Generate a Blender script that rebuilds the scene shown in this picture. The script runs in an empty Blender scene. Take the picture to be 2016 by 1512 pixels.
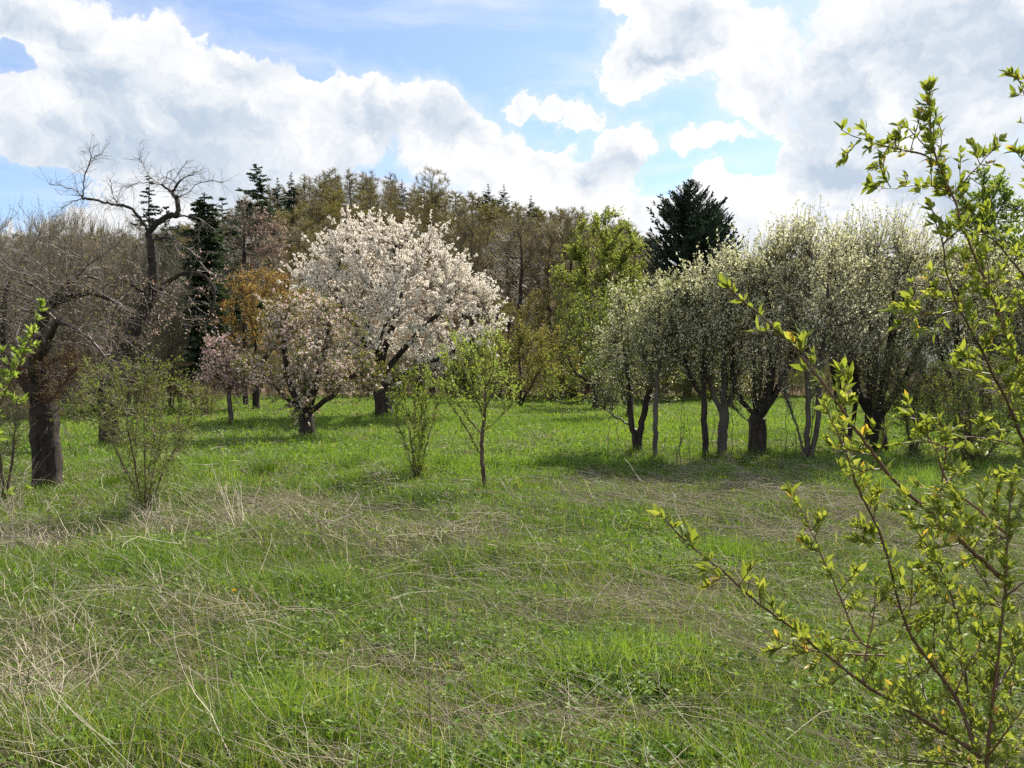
import bpy, math
import numpy as np

ONLY = ''
rng = np.random.default_rng(11)
scene = bpy.context.scene
C = scene.collection

# ------------------------------------------------------------------ camera
F = 1600.0                      # focal length in photo pixels (2016 wide)
HOR = 730.0                     # horizon row
CAMH = 1.7
PITCH = math.atan((756 - HOR) / F)
cam_d = bpy.data.cameras.new('camera')
cam_d.sensor_fit = 'HORIZONTAL'
cam_d.sensor_width = 36.0
cam_d.lens = F / 2016 * 36.0
cam_d.clip_start = 0.05
cam_d.clip_end = 6000
cam = bpy.data.objects.new('camera', cam_d)
cam.location = (0, 0, CAMH)
cam.rotation_euler = (math.radians(90) - PITCH, 0, 0)
C.objects.link(cam)
scene.camera = cam

# ------------------------------------------------------------------ exposure / render
scene.view_settings.view_transform = 'Standard'
scene.view_settings.look = 'None'
scene.view_settings.exposure = 1.2
scene.view_settings.gamma = 1.0
scene.view_settings.use_curve_mapping = False
scene.render.engine = 'CYCLES'
cy = scene.cycles
cy.max_bounces = 6
cy.diffuse_bounces = 3
cy.glossy_bounces = 2
cy.transmission_bounces = 4
cy.transparent_max_bounces = 4
cy.sample_clamp_indirect = 4.0
cy.caustics_reflective = False
cy.caustics_refractive = False
cy.use_denoising = False
scene.render.use_persistent_data = False

# ------------------------------------------------------------------ sun
SUN_AZ = math.radians(34)        # to the right of the view direction (+Y), clockwise from above
SUN_EL = math.radians(45)
sl = bpy.data.lights.new('sun', 'SUN')
sl.energy = 5.0
sl.angle = math.radians(0.5)
sl.color = (1.0, 0.95, 0.86)
sun = bpy.data.objects.new('sun', sl)
sun.rotation_euler = (math.radians(90) - SUN_EL, 0, math.radians(180) - SUN_AZ)
C.objects.link(sun)


def pix_dir(px, py):
    x = (px - 1008) / F
    u = (756 - py) / F
    c, s = math.cos(PITCH), math.sin(PITCH)
    return np.array([x, c + u * s, -s + u * c])


def P(px, py, d):
    """point seen at photo pixel (px, py), d metres in front of the camera (along +Y)"""
    r = pix_dir(px, py)
    return r / r[1] * d + np.array([0, 0, CAMH])


def azel(px, py):
    r = pix_dir(px, py)
    return math.atan2(r[0], r[1]), math.atan2(r[2], math.hypot(r[0], r[1]))


# ------------------------------------------------------------------ world: sky and clouds
class NT:
    """little helper for node trees"""
    def __init__(self, tree):
        self.t = tree
        self.n = tree.nodes
        self.l = tree.links

    def node(self, typ, **kw):
        n = self.n.new(typ)
        for k, v in kw.items():
            setattr(n, k, v)
        return n

    def put(self, sock, v):
        if isinstance(v, bpy.types.NodeSocket):
            self.l.new(v, sock)
        elif v is not None:
            sock.default_value = v

    def math(self, op, a, b=None, c=None, clamp=False):
        n = self.node('ShaderNodeMath', operation=op, use_clamp=clamp)
        self.put(n.inputs[0], a)
        if b is not None:
            self.put(n.inputs[1], b)
        if c is not None:
            self.put(n.inputs[2], c)
        return n.outputs[0]

    def vmath(self, op, a, b=None):
        n = self.node('ShaderNodeVectorMath', operation=op)
        self.put(n.inputs[0], a)
        if b is not None:
            self.put(n.inputs[1], b)
        return n.outputs['Value' if op in ('LENGTH', 'DOT_PRODUCT') else 'Vector']

    def noise(self, vec, scale, detail=4, rough=0.55, dist=0.0, dims='3D'):
        n = self.node('ShaderNodeTexNoise', noise_dimensions=dims)
        self.put(n.inputs['Vector'], vec)
        n.inputs['Scale'].default_value = scale
        n.inputs['Detail'].default_value = detail
        n.inputs['Roughness'].default_value = rough
        n.inputs['Distortion'].default_value = dist
        return n

    def mixc(self, fac, a, b, mode='MIX'):
        n = self.node('ShaderNodeMix', data_type='RGBA', blend_type=mode)
        self.put(n.inputs[0], fac)
        self.put(n.inputs[6], a)
        self.put(n.inputs[7], b)
        return n.outputs[2]

    def ramp01(self, x, lo, hi, smooth=True):
        n = self.node('ShaderNodeMapRange', interpolation_type='SMOOTHSTEP' if smooth else 'LINEAR')
        self.put(n.inputs[0], x)
        n.inputs[1].default_value = lo
        n.inputs[2].default_value = hi
        n.inputs[3].default_value = 0.0
        n.inputs[4].default_value = 1.0
        return n.outputs[0]

    def ramp(self, fac, stops):
        n = self.node('ShaderNodeValToRGB')
        cr = n.color_ramp
        while len(cr.elements) < len(stops):
            cr.elements.new(0.5)
        for e, (p, c) in zip(cr.elements, stops):
            e.position = p
            e.color = (*c, 1)
        self.put(n.inputs[0], fac)
        return n.outputs[0]


SKY_STRENGTH = 0.075
world = bpy.data.worlds.new('World')
scene.world = world
world.use_nodes = True
wt = NT(world.node_tree)
for n in list(wt.n):
    wt.n.remove(n)
sky = wt.node('ShaderNodeTexSky', sky_type='NISHITA')
sky.sun_disc = False
sky.sun_elevation = SUN_EL
sky.sun_rotation = SUN_AZ
sky.altitude = 300
sky.air_density = 1.0
sky.dust_density = 0.6
sky.ozone_density = 1.6
tc = wt.node('ShaderNodeTexCoord')
sep = wt.node('ShaderNodeSeparateXYZ')
wt.l.new(tc.outputs['Generated'], sep.inputs[0])
az = wt.math('ARCTAN2', sep.outputs[0], sep.outputs[1])
el = wt.math('ARCSINE', sep.outputs[2])
comb = wt.node('ShaderNodeCombineXYZ')
wt.l.new(az, comb.inputs[0])
wt.l.new(el, comb.inputs[1])
pos = comb.outputs[0]
# warp the coordinates so that the outlines billow
warp = wt.noise(pos, 5.0, 6, 0.62)
wv = wt.vmath('SUBTRACT', warp.outputs['Color'], (0.5, 0.5, 0.5))
wv = wt.vmath('MULTIPLY', wv, (0.15, 0.11, 0.0))
warp2 = wt.noise(pos, 22.0, 5, 0.6)
wv2 = wt.vmath('SUBTRACT', warp2.outputs['Color'], (0.5, 0.5, 0.5))
wv2 = wt.vmath('MULTIPLY', wv2, (0.065, 0.055, 0.0))
posw = wt.vmath('ADD', wt.vmath('ADD', pos, wv), wv2)


def blobs(p, lst):
    """smooth union of ellipses given in photo pixels, as heights 1 at the centre and 0 at the rim"""
    acc = None
    for (x, y, rx, ry) in lst:
        a, e = azel(x, y)
        ca = math.cos(a)
        ra, re = rx / F * ca * ca, ry / F * ca
        d = wt.vmath('SUBTRACT', p, (a, e, 0))
        d = wt.vmath('MULTIPLY', d, (1 / ra, 1 / re, 0))
        h = wt.math('SUBTRACT', 1.0, wt.vmath('LENGTH', d))
        acc = h if acc is None else wt.math('SMOOTH_MAX', acc, h, 0.25)
    return acc


CLOUD = [(390, 190, 90, 60), (-40, 60, 200, 160), (150, 110, 230, 130), (320, 120, 110, 95), (470, 170, 90, 75), (240, 300, 380, 150),
         (560, 270, 210, 130), (700, 230, 110, 95), (830, 225, 95, 70), (900, 290, 140, 90), (1000, 340, 170, 90),
         (1130, 370, 170, 65), (1225, 290, 62, 55), (1130, 225, 80, 34), (500, 420, 560, 90), (1040, 215, 40, 30),
         (1250, 110, 95, 70), (1370, 60, 160, 100), (1480, 120, 130, 120), (1520, 210, 75, 60), (1290, -10, 130, 50),
         (1820, 130, 330, 270), (1780, 360, 260, 120), (1420, 380, 90, 60), (1570, 300, 75, 55), (1570, 400, 190, 75),
         (1380, 278, 95, 28), (1250, 455, 520, 75), (400, 500, 600, 110), (1200, 560, 1200, 120), (1960, 440, 220, 130), (2300, 200, 400, 400), (-400, 250, 400, 330)]
HOLES = [(20, 132, 130, 40), (10, 375, 190, 60), (1085, 262, 45, 40), (1300, 335, 55, 46), (1460, 318, 85, 34), (600, 140, 40, 25)]
GREY = [(200, 190, 150, 60), (330, 330, 330, 85), (620, 360, 230, 60), (740, 250, 100, 60), (500, 150, 60, 40), (60, 60, 130, 40), (860, 240, 70, 45),
        (1350, 50, 70, 45), (1290, 110, 40, 20), (1210, 330, 50, 30), (1830, 150, 280, 170), (1660, 210, 100, 60), (1650, 330, 110, 40), (1900, 330, 220, 90), (1180, 350, 40, 25),
        (430, 250, 150, 50)]
dens = blobs(posw, CLOUD)
hole = wt.math('MAXIMUM', blobs(posw, HOLES), 0.0)
fb = wt.noise(posw, 19.0, 10, 0.7, 0.2)
fbv = wt.math('SUBTRACT', fb.outputs[0], 0.5)
dens = wt.math('ADD', dens, wt.math('MULTIPLY', fbv, 0.75))
dens = wt.math('SUBTRACT', dens, wt.math('MULTIPLY', hole, 1.35))
# elsewhere round the horizon, outside the traced region: loose fair-weather clouds
glob = wt.noise(tc.outputs['Generated'], 2.3, 8, 0.6)
gl = wt.math('SUBTRACT', glob.outputs[0], 0.53)
gl = wt.math('MULTIPLY', gl, 4.0)
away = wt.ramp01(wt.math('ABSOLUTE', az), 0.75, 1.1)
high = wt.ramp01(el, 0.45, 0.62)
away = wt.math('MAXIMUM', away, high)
mixd = wt.node('ShaderNodeMix', data_type='FLOAT')
wt.l.new(away, mixd.inputs[0])
wt.l.new(dens, mixd.inputs[2])
wt.l.new(gl, mixd.inputs[3])
dens = mixd.outputs[0]
alpha = wt.ramp01(dens, 0.04, 0.24)
soft = wt.ramp01(dens, -0.45, 0.3)
alpha = wt.math('MAXIMUM', alpha, wt.math('MULTIPLY', soft, 0.35))
# thin high streaks
strk = wt.vmath('MULTIPLY', wt.vmath('ADD', pos, wt.vmath('MULTIPLY', wv, (0.4, 0.4, 0))), (2.0, 13.0, 1.0))
rotm = wt.node('ShaderNodeMapping')
rotm.inputs['Rotation'].default_value = (0, 0, math.radians(9))
wt.l.new(strk, rotm.inputs[0])
cir = wt.noise(rotm.outputs[0], 1.5, 5, 0.55)
cirv = wt.math('MULTIPLY', wt.ramp01(cir.outputs[0], 0.42, 0.78), 0.55)
alpha = wt.math('MAXIMUM', alpha, cirv)
# thick cores and traced undersides are grey, rims are bright
core = wt.ramp01(dens, 0.05, 1.0)
gm = wt.ramp01(wt.math('ADD', blobs(posw, GREY), wt.math('MULTIPLY', fbv, 1.2)), -0.75, 1.0)
fine = wt.noise(posw, 6.0, 9, 0.62)
fv = wt.ramp01(fine.outputs[0], 0.3, 0.72)
lit0 = wt.noise(posw, 8.0, 9, 0.6)
lit1 = wt.noise(wt.vmath('ADD', posw, (0.014, 0.022, 0.0)), 8.0, 9, 0.6)
emb = wt.math('MULTIPLY', wt.math('SUBTRACT', lit1.outputs[0], lit0.outputs[0]), 3.6)
gsh = wt.math('ADD', wt.math('MULTIPLY', gm, wt.math('ADD', 0.5, wt.math('MULTIPLY', fv, 0.55))), wt.math('MULTIPLY', core, wt.math('MULTIPLY', fv, 0.3)))
embw = wt.math('MULTIPLY', emb, wt.math('ADD', 0.3, wt.math('MULTIPLY', wt.ramp01(dens, 0.0, 0.5), 0.45)))
gsh = wt.math('MULTIPLY', wt.math('ADD', gsh, embw), 0.95, clamp=True)
k = 0.44 / SKY_STRENGTH
ccol = wt.mixc(gsh, (1.05 * k, 1.05 * k, 1.05 * k, 1), (0.56 * k, 0.66 * k, 0.79 * k, 1))
skyc = wt.mixc(0.12, wt.mixc(1.0, sky.outputs[0], (0.86, 0.95, 1.08, 1), 'MULTIPLY'), (0.9 * k, 0.95 * k, 1.0 * k, 1))
ccol = wt.mixc(away, ccol, wt.mixc(1.0, ccol, (1.9, 1.85, 1.8, 1), 'MULTIPLY'))   # unseen clouds overhead and behind, brightened as added fill for shaded sides
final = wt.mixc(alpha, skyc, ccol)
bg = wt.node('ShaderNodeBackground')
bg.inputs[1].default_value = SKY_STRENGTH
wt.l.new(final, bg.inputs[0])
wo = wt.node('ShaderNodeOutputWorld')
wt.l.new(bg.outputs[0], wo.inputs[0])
world.cycles.sampling_method = 'MANUAL'
world.cycles.sample_map_resolution = 512


# ------------------------------------------------------------------ materials
def new_mat(name):
    m = bpy.data.materials.new(name)
    m.use_nodes = True
    t = NT(m.node_tree)
    for n in list(t.n):
        t.n.remove(n)
    out = t.node('ShaderNodeOutputMaterial')
    return m, t, out


def leaf_mat(name, stops, trans=0.45, tint=(1.25, 1.2, 0.6), gloss=0.02, rough=0.5):
    """thin leaf: diffuse both ways plus a little sheen; colour by the per-leaf value 'v'"""
    m, t, out = new_mat(name)
    at = t.node('ShaderNodeAttribute', attribute_name='v')
    col = t.ramp(at.outputs['Fac'], stops)
    tcol = t.mixc(1.0, col, (*tint, 1), 'MULTIPLY')
    d = t.node('ShaderNodeBsdfDiffuse')
    t.l.new(col, d.inputs[0])
    tr = t.node('ShaderNodeBsdfTranslucent')
    t.l.new(tcol, tr.inputs[0])
    mx = t.node('ShaderNodeMixShader')
    mx.inputs[0].default_value = trans
    t.l.new(d.outputs[0], mx.inputs[1])
    t.l.new(tr.outputs[0], mx.inputs[2])
    res = mx.outputs[0]
    if gloss > 0:
        g = t.node('ShaderNodeBsdfGlossy')
        g.inputs['Roughness'].default_value = rough
        m2 = t.node('ShaderNodeMixShader')
        m2.inputs[0].default_value = gloss
        t.l.new(res, m2.inputs[1])
        t.l.new(g.outputs[0], m2.inputs[2])
        res = m2.outputs[0]
    t.l.new(res, out.inputs[0])
    return m


def bark_mat(name, c1, c2, scale=9.0, bump=0.6):
    m, t, out = new_mat(name)
    tcn = t.node('ShaderNodeTexCoord')
    mp = t.node('ShaderNodeMapping')
    mp.inputs['Scale'].default_value = (1, 1, 0.28)
    t.l.new(tcn.outputs['Object'], mp.inputs[0])
    nz = t.noise(mp.outputs[0], scale, 6, 0.65, 0.4)
    col = t.ramp(nz.outputs[0], [(0.32, c1), (0.68, c2)])
    moss = t.noise(tcn.outputs['Object'], 2.3, 4, 0.6)
    col = t.mixc(t.math('MULTIPLY', t.ramp01(moss.outputs[0], 0.5, 0.72), 0.35), col, (c2[0] * 0.9, c2[1] * 1.05, c2[2] * 0.6, 1))
    b = t.node('ShaderNodeBsdfPrincipled')
    t.l.new(col, b.inputs['Base Color'])
    b.inputs['Roughness'].default_value = 0.9
    b.inputs['Specular IOR Level'].default_value = 0.15
    bp = t.node('ShaderNodeBump')
    bp.inputs['Strength'].default_value = bump
    bp.inputs['Distance'].default_value = 0.03
    t.l.new(nz.outputs[0], bp.inputs['Height'])
    t.l.new(bp.outputs[0], b.inputs['Normal'])
    t.l.new(b.outputs[0], out.inputs[0])
    return m


def twig_mat(name, stops, gloss=0.05):
    m, t, out = new_mat(name)
    at = t.node('ShaderNodeAttribute', attribute_name='v')
    col = t.ramp(at.outputs['Fac'], stops)
    d = t.node('ShaderNodeBsdfPrincipled')
    t.l.new(col, d.inputs['Base Color'])
    d.inputs['Roughness'].default_value = 0.55
    d.inputs['Specular IOR Level'].default_value = 0.35
    t.l.new(d.outputs[0], out.inputs[0])
    return m


M = {}
M['bark_dark'] = bark_mat('dark bark', (0.015, 0.012, 0.01), (0.055, 0.044, 0.036), 12.0, 1.0)
M['bark_grey'] = bark_mat('grey bark', (0.04, 0.034, 0.028), (0.11, 0.095, 0.08))
M['bark_brown'] = bark_mat('brown bark', (0.045, 0.03, 0.02), (0.12, 0.085, 0.06), 14)
M['twig_dark'] = twig_mat('dark twigs', [(0, (0.045, 0.034, 0.027)), (1, (0.13, 0.1, 0.078))])
M['twig_grey'] = twig_mat('grey twigs', [(0, (0.075, 0.064, 0.045)), (1, (0.2, 0.175, 0.125))])
M['twig_brown'] = twig_mat('brown twigs', [(0, (0.085, 0.064, 0.038)), (1, (0.21, 0.165, 0.095))])
M['twig_red'] = twig_mat('red brown shoots', [(0, (0.06, 0.03, 0.018)), (1, (0.15, 0.075, 0.04))])
M['twig_olive'] = twig_mat('olive twigs', [(0, (0.08, 0.066, 0.03)), (1, (0.2, 0.165, 0.075))])
M['leaf_fresh'] = leaf_mat('fresh green leaf', [(0, (0.12, 0.17, 0.03)), (0.6, (0.21, 0.285, 0.055)), (1, (0.32, 0.38, 0.1))], 0.5, (1.15, 1.12, 0.65))
M['leaf_thorn'] = leaf_mat('thorn leaf', [(0, (0.11, 0.15, 0.025)), (0.6, (0.2, 0.245, 0.045)), (0.985, (0.32, 0.35, 0.085)), (1, (0.42, 0.3, 0.06))], 0.5, (1.2, 1.12, 0.55), 0.025, 0.5)
M['leaf_mid'] = leaf_mat('mid green leaf', [(0, (0.055, 0.09, 0.015)), (0.6, (0.11, 0.155, 0.026)), (1, (0.19, 0.22, 0.05))])
M['leaf_olive'] = leaf_mat('olive bud leaf', [(0, (0.1, 0.092, 0.028)), (0.6, (0.17, 0.152, 0.046)), (1, (0.27, 0.235, 0.08))], 0.4)
M['leaf_yellow'] = leaf_mat('yellow green leaf', [(0, (0.14, 0.17, 0.035)), (0.6, (0.26, 0.3, 0.07)), (1, (0.4, 0.43, 0.13))], 0.5, (1.12, 1.12, 0.65))
M['leaf_orange'] = leaf_mat('bronze leaf', [(0, (0.16, 0.1, 0.035)), (0.5, (0.28, 0.185, 0.065)), (1, (0.42, 0.3, 0.11))], 0.5, (1.1, 1.0, 0.65))
M['leaf_pale'] = leaf_mat('pale opening leaf', [(0, (0.18, 0.2, 0.08)), (0.45, (0.45, 0.45, 0.27)), (1, (0.82, 0.78, 0.62))], 0.4, (1.1, 1.1, 0.85), 0.03)
M['bud_pink'] = leaf_mat('dull pink bud', [(0, (0.12, 0.075, 0.05)), (0.6, (0.28, 0.18, 0.13)), (1, (0.55, 0.42, 0.36))], 0.35, (1.1, 1.0, 0.9), 0.03)
M['dead_leaf'] = leaf_mat('dead brown leaf', [(0, (0.06, 0.032, 0.018)), (0.6, (0.13, 0.075, 0.045)), (1, (0.26, 0.17, 0.11))], 0.35, (1.1, 0.95, 0.7), 0.03)
M['petal_white'] = leaf_mat('white petals', [(0, (0.68, 0.61, 0.52)), (1, (0.88, 0.82, 0.73))], 0.4, (1.0, 0.99, 0.95), 0.02)
M['petal_pink'] = leaf_mat('pink petals', [(0, (0.5, 0.3, 0.27)), (0.4, (0.66, 0.49, 0.44)), (1, (0.82, 0.72, 0.67))], 0.4, (1.0, 0.95, 0.92), 0.02)
M['needle'] = leaf_mat('dark needles', [(0, (0.012, 0.022, 0.014)), (0.7, (0.025, 0.045, 0.026)), (1, (0.05, 0.075, 0.04))], 0.15, (1.1, 1.1, 0.7), 0.03)
M['needle_fresh'] = leaf_mat('green needles', [(0, (0.022, 0.038, 0.018)), (1, (0.06, 0.09, 0.036))], 0.25, (1.1, 1.1, 0.7), 0.05)
M['grass'] = leaf_mat('meadow grass', [(0, (0.05, 0.095, 0.014)), (0.5, (0.12, 0.195, 0.026)), (0.85, (0.21, 0.275, 0.05)), (1, (0.34, 0.31, 0.14))], 0.45, (1.25, 1.2, 0.5), 0.035, 0.45)
M['grass_lush'] = leaf_mat('lush spring grass', [(0, (0.055, 0.115, 0.012)), (0.5, (0.11, 0.2, 0.022)), (0.85, (0.17, 0.27, 0.04)), (1, (0.28, 0.32, 0.09))], 0.5, (1.25, 1.2, 0.5), 0.03, 0.45)
M['weed'] = leaf_mat('ground cover leaf', [(0, (0.055, 0.105, 0.014)), (0.6, (0.12, 0.2, 0.026)), (1, (0.21, 0.28, 0.045))], 0.45, (1.25, 1.2, 0.5), 0.02, 0.5)
M['straw'] = leaf_mat('dry straw', [(0, (0.17, 0.135, 0.09)), (0.5, (0.36, 0.3, 0.2)), (1, (0.62, 0.56, 0.41))], 0.25, (1.0, 0.95, 0.8), 0.03, 0.45)
M['straw_brown'] = leaf_mat('weathered stems', [(0, (0.14, 0.105, 0.085)), (0.6, (0.28, 0.22, 0.18)), (1, (0.44, 0.37, 0.3))], 0.2, (1.0, 0.95, 0.85), 0.05, 0.45)
M['dandelion'] = leaf_mat('dandelion yellow', [(0, (0.7, 0.4, 0.01)), (1, (0.85, 0.55, 0.02))], 0.3, (1, 1, 1), 0.0)


# ------------------------------------------------------------------ mesh tools
class Geo:
    def __init__(self):
        self.v, self.a, self.tri, self.quad, self.tm, self.qm, self.ts, self.qs = [], [], [], [], [], [], [], []
        self.n = 0

    def add(self, V, Fc, mat=0, val=0.5, smooth=False):
        V = np.asarray(V, np.float32).reshape(-1, 3)
        Fc = np.asarray(Fc, np.int32)
        if len(V) == 0 or len(Fc) == 0:
            return
        self.v.append(V)
        a = np.empty(len(V), np.float32)
        a[:] = val
        self.a.append(a)
        mi = np.full(len(Fc), mat, np.int32)
        sm = np.full(len(Fc), smooth, bool)
        if Fc.shape[1] == 3:
            self.tri.append(Fc + self.n); self.tm.append(mi); self.ts.append(sm)
        else:
            self.quad.append(Fc + self.n); self.qm.append(mi); self.qs.append(sm)
        self.n += len(V)

    def build(self, name, mats, parent=None, loc=None):
        me = bpy.data.meshes.new(name)
        V = np.concatenate(self.v) if self.v else np.zeros((0, 3), np.float32)
        A = np.concatenate(self.a) if self.a else np.zeros(0, np.float32)
        T = np.concatenate(self.tri) if self.tri else np.zeros((0, 3), np.int32)
        Q = np.concatenate(self.quad) if self.quad else np.zeros((0, 4), np.int32)
        me.vertices.add(len(V))
        me.vertices.foreach_set('co', V.ravel())
        loops = np.concatenate([T.ravel(), Q.ravel()]).astype(np.int32)
        me.loops.add(len(loops))
        me.loops.foreach_set('vertex_index', loops)
        npoly = len(T) + len(Q)
        me.polygons.add(npoly)
        start = np.concatenate([np.arange(len(T)) * 3, len(T) * 3 + np.arange(len(Q)) * 4]).astype(np.int32)
        me.polygons.foreach_set('loop_start', start)
        mi = np.concatenate((self.tm + self.qm) or [np.zeros(0, np.int32)]).astype(np.int32)
        sm = np.concatenate((self.ts + self.qs) or [np.zeros(0, bool)])
        me.polygons.foreach_set('material_index', mi)
        me.polygons.foreach_set('use_smooth', sm)
        at = me.attributes.new('v', 'FLOAT', 'POINT')
        at.data.foreach_set('value', A)
        me.update(calc_edges=True)
        for m in mats:
            me.materials.append(M[m] if isinstance(m, str) else m)
        o = bpy.data.objects.new(name, me)
        C.objects.link(o)
        if parent is not None:
            o.parent = parent
        if loc is not None:
            o.location = loc
        return o


def nrm(a):
    return a / np.maximum(np.linalg.norm(a, axis=-1, keepdims=True), 1e-9)


def runit(n):
    return nrm(rng.normal(size=(n, 3)))


def tubes(g, pts, rad, cid, sides, mat=0, val=0.5, rough=0.0):
    """tubes along many polylines at once; cid marks which polyline each point belongs to"""
    pts = np.asarray(pts, float)
    rad = np.asarray(rad, float)
    cid = np.asarray(cid)
    T = len(pts)
    if T < 2:
        return
    same = cid[1:] == cid[:-1]
    seg = pts[1:] - pts[:-1]
    tan = np.zeros_like(pts)
    tan[:-1][same] += nrm(seg[same])
    tan[1:][same] += nrm(seg[same])
    tan = nrm(tan)
    first = np.concatenate([[True], ~same])
    ch = np.cumsum(first) - 1
    nch = ch[-1] + 1
    mean = np.zeros((nch, 3))
    np.add.at(mean, ch, tan)
    ref = np.zeros((nch, 3))
    ref[np.arange(nch), np.argmin(np.abs(mean), axis=1)] = 1
    U = nrm(np.cross(tan, ref[ch]))
    W = np.cross(tan, U)
    ang = np.arange(sides) * 2 * math.pi / sides
    rr = rad[:, None] * (1 + (rough * (1.3 * rng.uniform(-1, 1, (nch, sides))[ch] + 0.6 * rng.uniform(-1, 1, (T, sides))) if rough else 0))
    V = pts[:, None, :] + rr[:, :, None] * (np.cos(ang)[None, :, None] * U[:, None, :] + np.sin(ang)[None, :, None] * W[:, None, :])
    i = np.nonzero(same)[0]
    k = np.arange(sides)
    k2 = (k + 1) % sides
    a = i[:, None] * sides + k
    b = i[:, None] * sides + k2
    Q = np.stack([a, b, b + sides, a + sides], -1).reshape(-1, 4)
    vv = np.asarray(val, float)
    vv = np.repeat(vv[ch], sides) if vv.ndim else val
    g.add(V.reshape(-1, 3), Q, mat, vv, True)


def leaves(g, Pt, D, L, W, mat=0, val=None, fold=0.25, N=None):
    """one folded diamond leaf per row"""
    n = len(Pt)
    if n == 0:
        return
    D = nrm(D)
    if N is None:
        N = runit(n)
    S = nrm(np.cross(D, N))
    N = np.cross(S, D)
    L = np.broadcast_to(np.asarray(L, float), (n,))[:, None]
    W = np.broadcast_to(np.asarray(W, float), (n,))[:, None]
    m = Pt + D * L * 0.45 + N * W * fold
    V = np.stack([Pt, m + S * W * 0.5, Pt + D * L, m - S * W * 0.5], 1)
    i = np.arange(n)[:, None] * 4
    Fc = np.concatenate([i + np.array([0, 1, 2]), i + np.array([0, 2, 3])])
    if val is None:
        val = rng.random(n)
    g.add(V.reshape(-1, 3), Fc, mat, np.repeat(val, 4))


def fine_leaves(g, Pt, D, L, W, mat=0, val=None, curl=0.3, N=None):
    """curved pointed leaf of 6 faces for close-up foliage"""
    n = len(Pt)
    if n == 0:
        return
    D = nrm(D)
    if N is None:
        N = runit(n)
    S = nrm(np.cross(D, N))
    N = np.cross(S, D)
    L = np.broadcast_to(np.asarray(L, float), (n,))[:, None]
    W = np.broadcast_to(np.asarray(W, float), (n,))[:, None]
    c = np.broadcast_to(np.asarray(curl, float), (n,))[:, None]
    ts = [0.0, 0.3, 0.62, 1.0]
    ws = [0.0, 0.42, 0.46, 0.0]
    rows = []
    for t, w in zip(ts, ws):
        mid = Pt + D * L * t - N * L * c * t * t
        if w == 0:
            rows.append(mid)
        else:
            rows += [mid + S * W * w + N * W * 0.18, mid, mid - S * W * w + N * W * 0.18]
    V = np.stack(rows, 1)       # 0 | 1 2 3 | 4 5 6 | 7
    i = np.arange(n)[:, None] * 8
    Tt = np.concatenate([i + np.array(t) for t in ([0, 1, 2], [0, 2, 3], [4, 7, 5], [5, 7, 6])])
    Q = np.concatenate([i + np.array(t) for t in ([1, 4, 5, 2], [2, 5, 6, 3])])
    if val is None:
        val = rng.random(n)
    vv = np.repeat(val, 8)
    base = g.n
    g.add(V.reshape(-1, 3), Tt, mat, vv, True)
    # quads share the vertices just added
    g.quad.append((Q + base).astype(np.int32))
    g.qm.append(np.full(len(Q), mat, np.int32))
    g.qs.append(np.ones(len(Q), bool))


def rosettes(g, Pt, R, k, mat=0, val=None):
    """flower clusters: k small petals quads round each point"""
    n = len(Pt)
    c = np.repeat(Pt, k, 0)
    r = np.repeat(np.broadcast_to(np.asarray(R, float), (n,)), k)
    d = runit(n * k)
    st = c + d * (r * rng.uniform(0.15, 0.75, n * k))[:, None]
    t = runit(n * k)
    if val is None:
        val = rng.random(n)
    vv = np.clip(np.repeat(val, k) + rng.normal(0, 0.15, n * k), 0, 1)
    leaves(g, st, t, r * rng.uniform(0.8, 1.3, n * k), r * rng.uniform(0.8, 1.2, n * k), mat, vv, 0.15, d)


def tag(o, label=None, cat=None, group=None, kind=None):
    if label: o['label'] = label
    if cat: o['category'] = cat
    if group: o['group'] = group
    if kind: o['kind'] = kind
    return o


def thing(name, label, cat, loc, group=None):
    o = bpy.data.objects.new(name, None)
    o.empty_display_size = 0.2
    C.objects.link(o)
    o.location = tuple(float(q) for q in loc)
    return tag(o, label, cat, group)


def dup(root, loc, rotz=0.0, scale=1.0, label=None, group=None):
    r = root.copy()
    C.objects.link(r)
    r.location = tuple(float(q) for q in loc)
    r.rotation_euler = (0, 0, rotz)
    r.scale = (scale, scale, scale) if np.isscalar(scale) else tuple(scale)
    if label: r['label'] = label
    if group: r['group'] = group
    for ch in list(root.children):
        c = ch.copy()
        C.objects.link(c)
        c.parent = r
    return r


# ------------------------------------------------------------------ noise and terrain
_lat = np.random.default_rng(5).random((256, 256))


def vnoise(x, y, s=1.0, seed=0):
    x = np.asarray(x, float) / s + seed * 17.3
    y = np.asarray(y, float) / s + seed * 9.1
    xi, yi = np.floor(x).astype(int), np.floor(y).astype(int)
    fx, fy = x - xi, y - yi
    fx, fy = fx * fx * (3 - 2 * fx), fy * fy * (3 - 2 * fy)
    g = lambda a, b: _lat[a & 255, b & 255]
    return (g(xi, yi) * (1 - fx) + g(xi + 1, yi) * fx) * (1 - fy) + (g(xi, yi + 1) * (1 - fx) + g(xi + 1, yi + 1) * fx) * fy


def fbm(x, y, s=1.0, seed=0, o=4):
    v, a, t = 0, 1.0, 0
    for i in range(o):
        v = v + a * vnoise(x, y, s / 2 ** i, seed + i * 3)
        t += a
        a *= 0.5
    return v / t


CREST = 250.0
_px = np.array([-700, -200, 0, 300, 450, 560, 650, 790, 900, 1000, 1150, 1250, 1350, 1450, 1600, 2300])
_py = np.array([530, 490, 468, 450, 418, 362, 342, 350, 374, 392, 420, 445, 500, 600, 690, 700])


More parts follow.
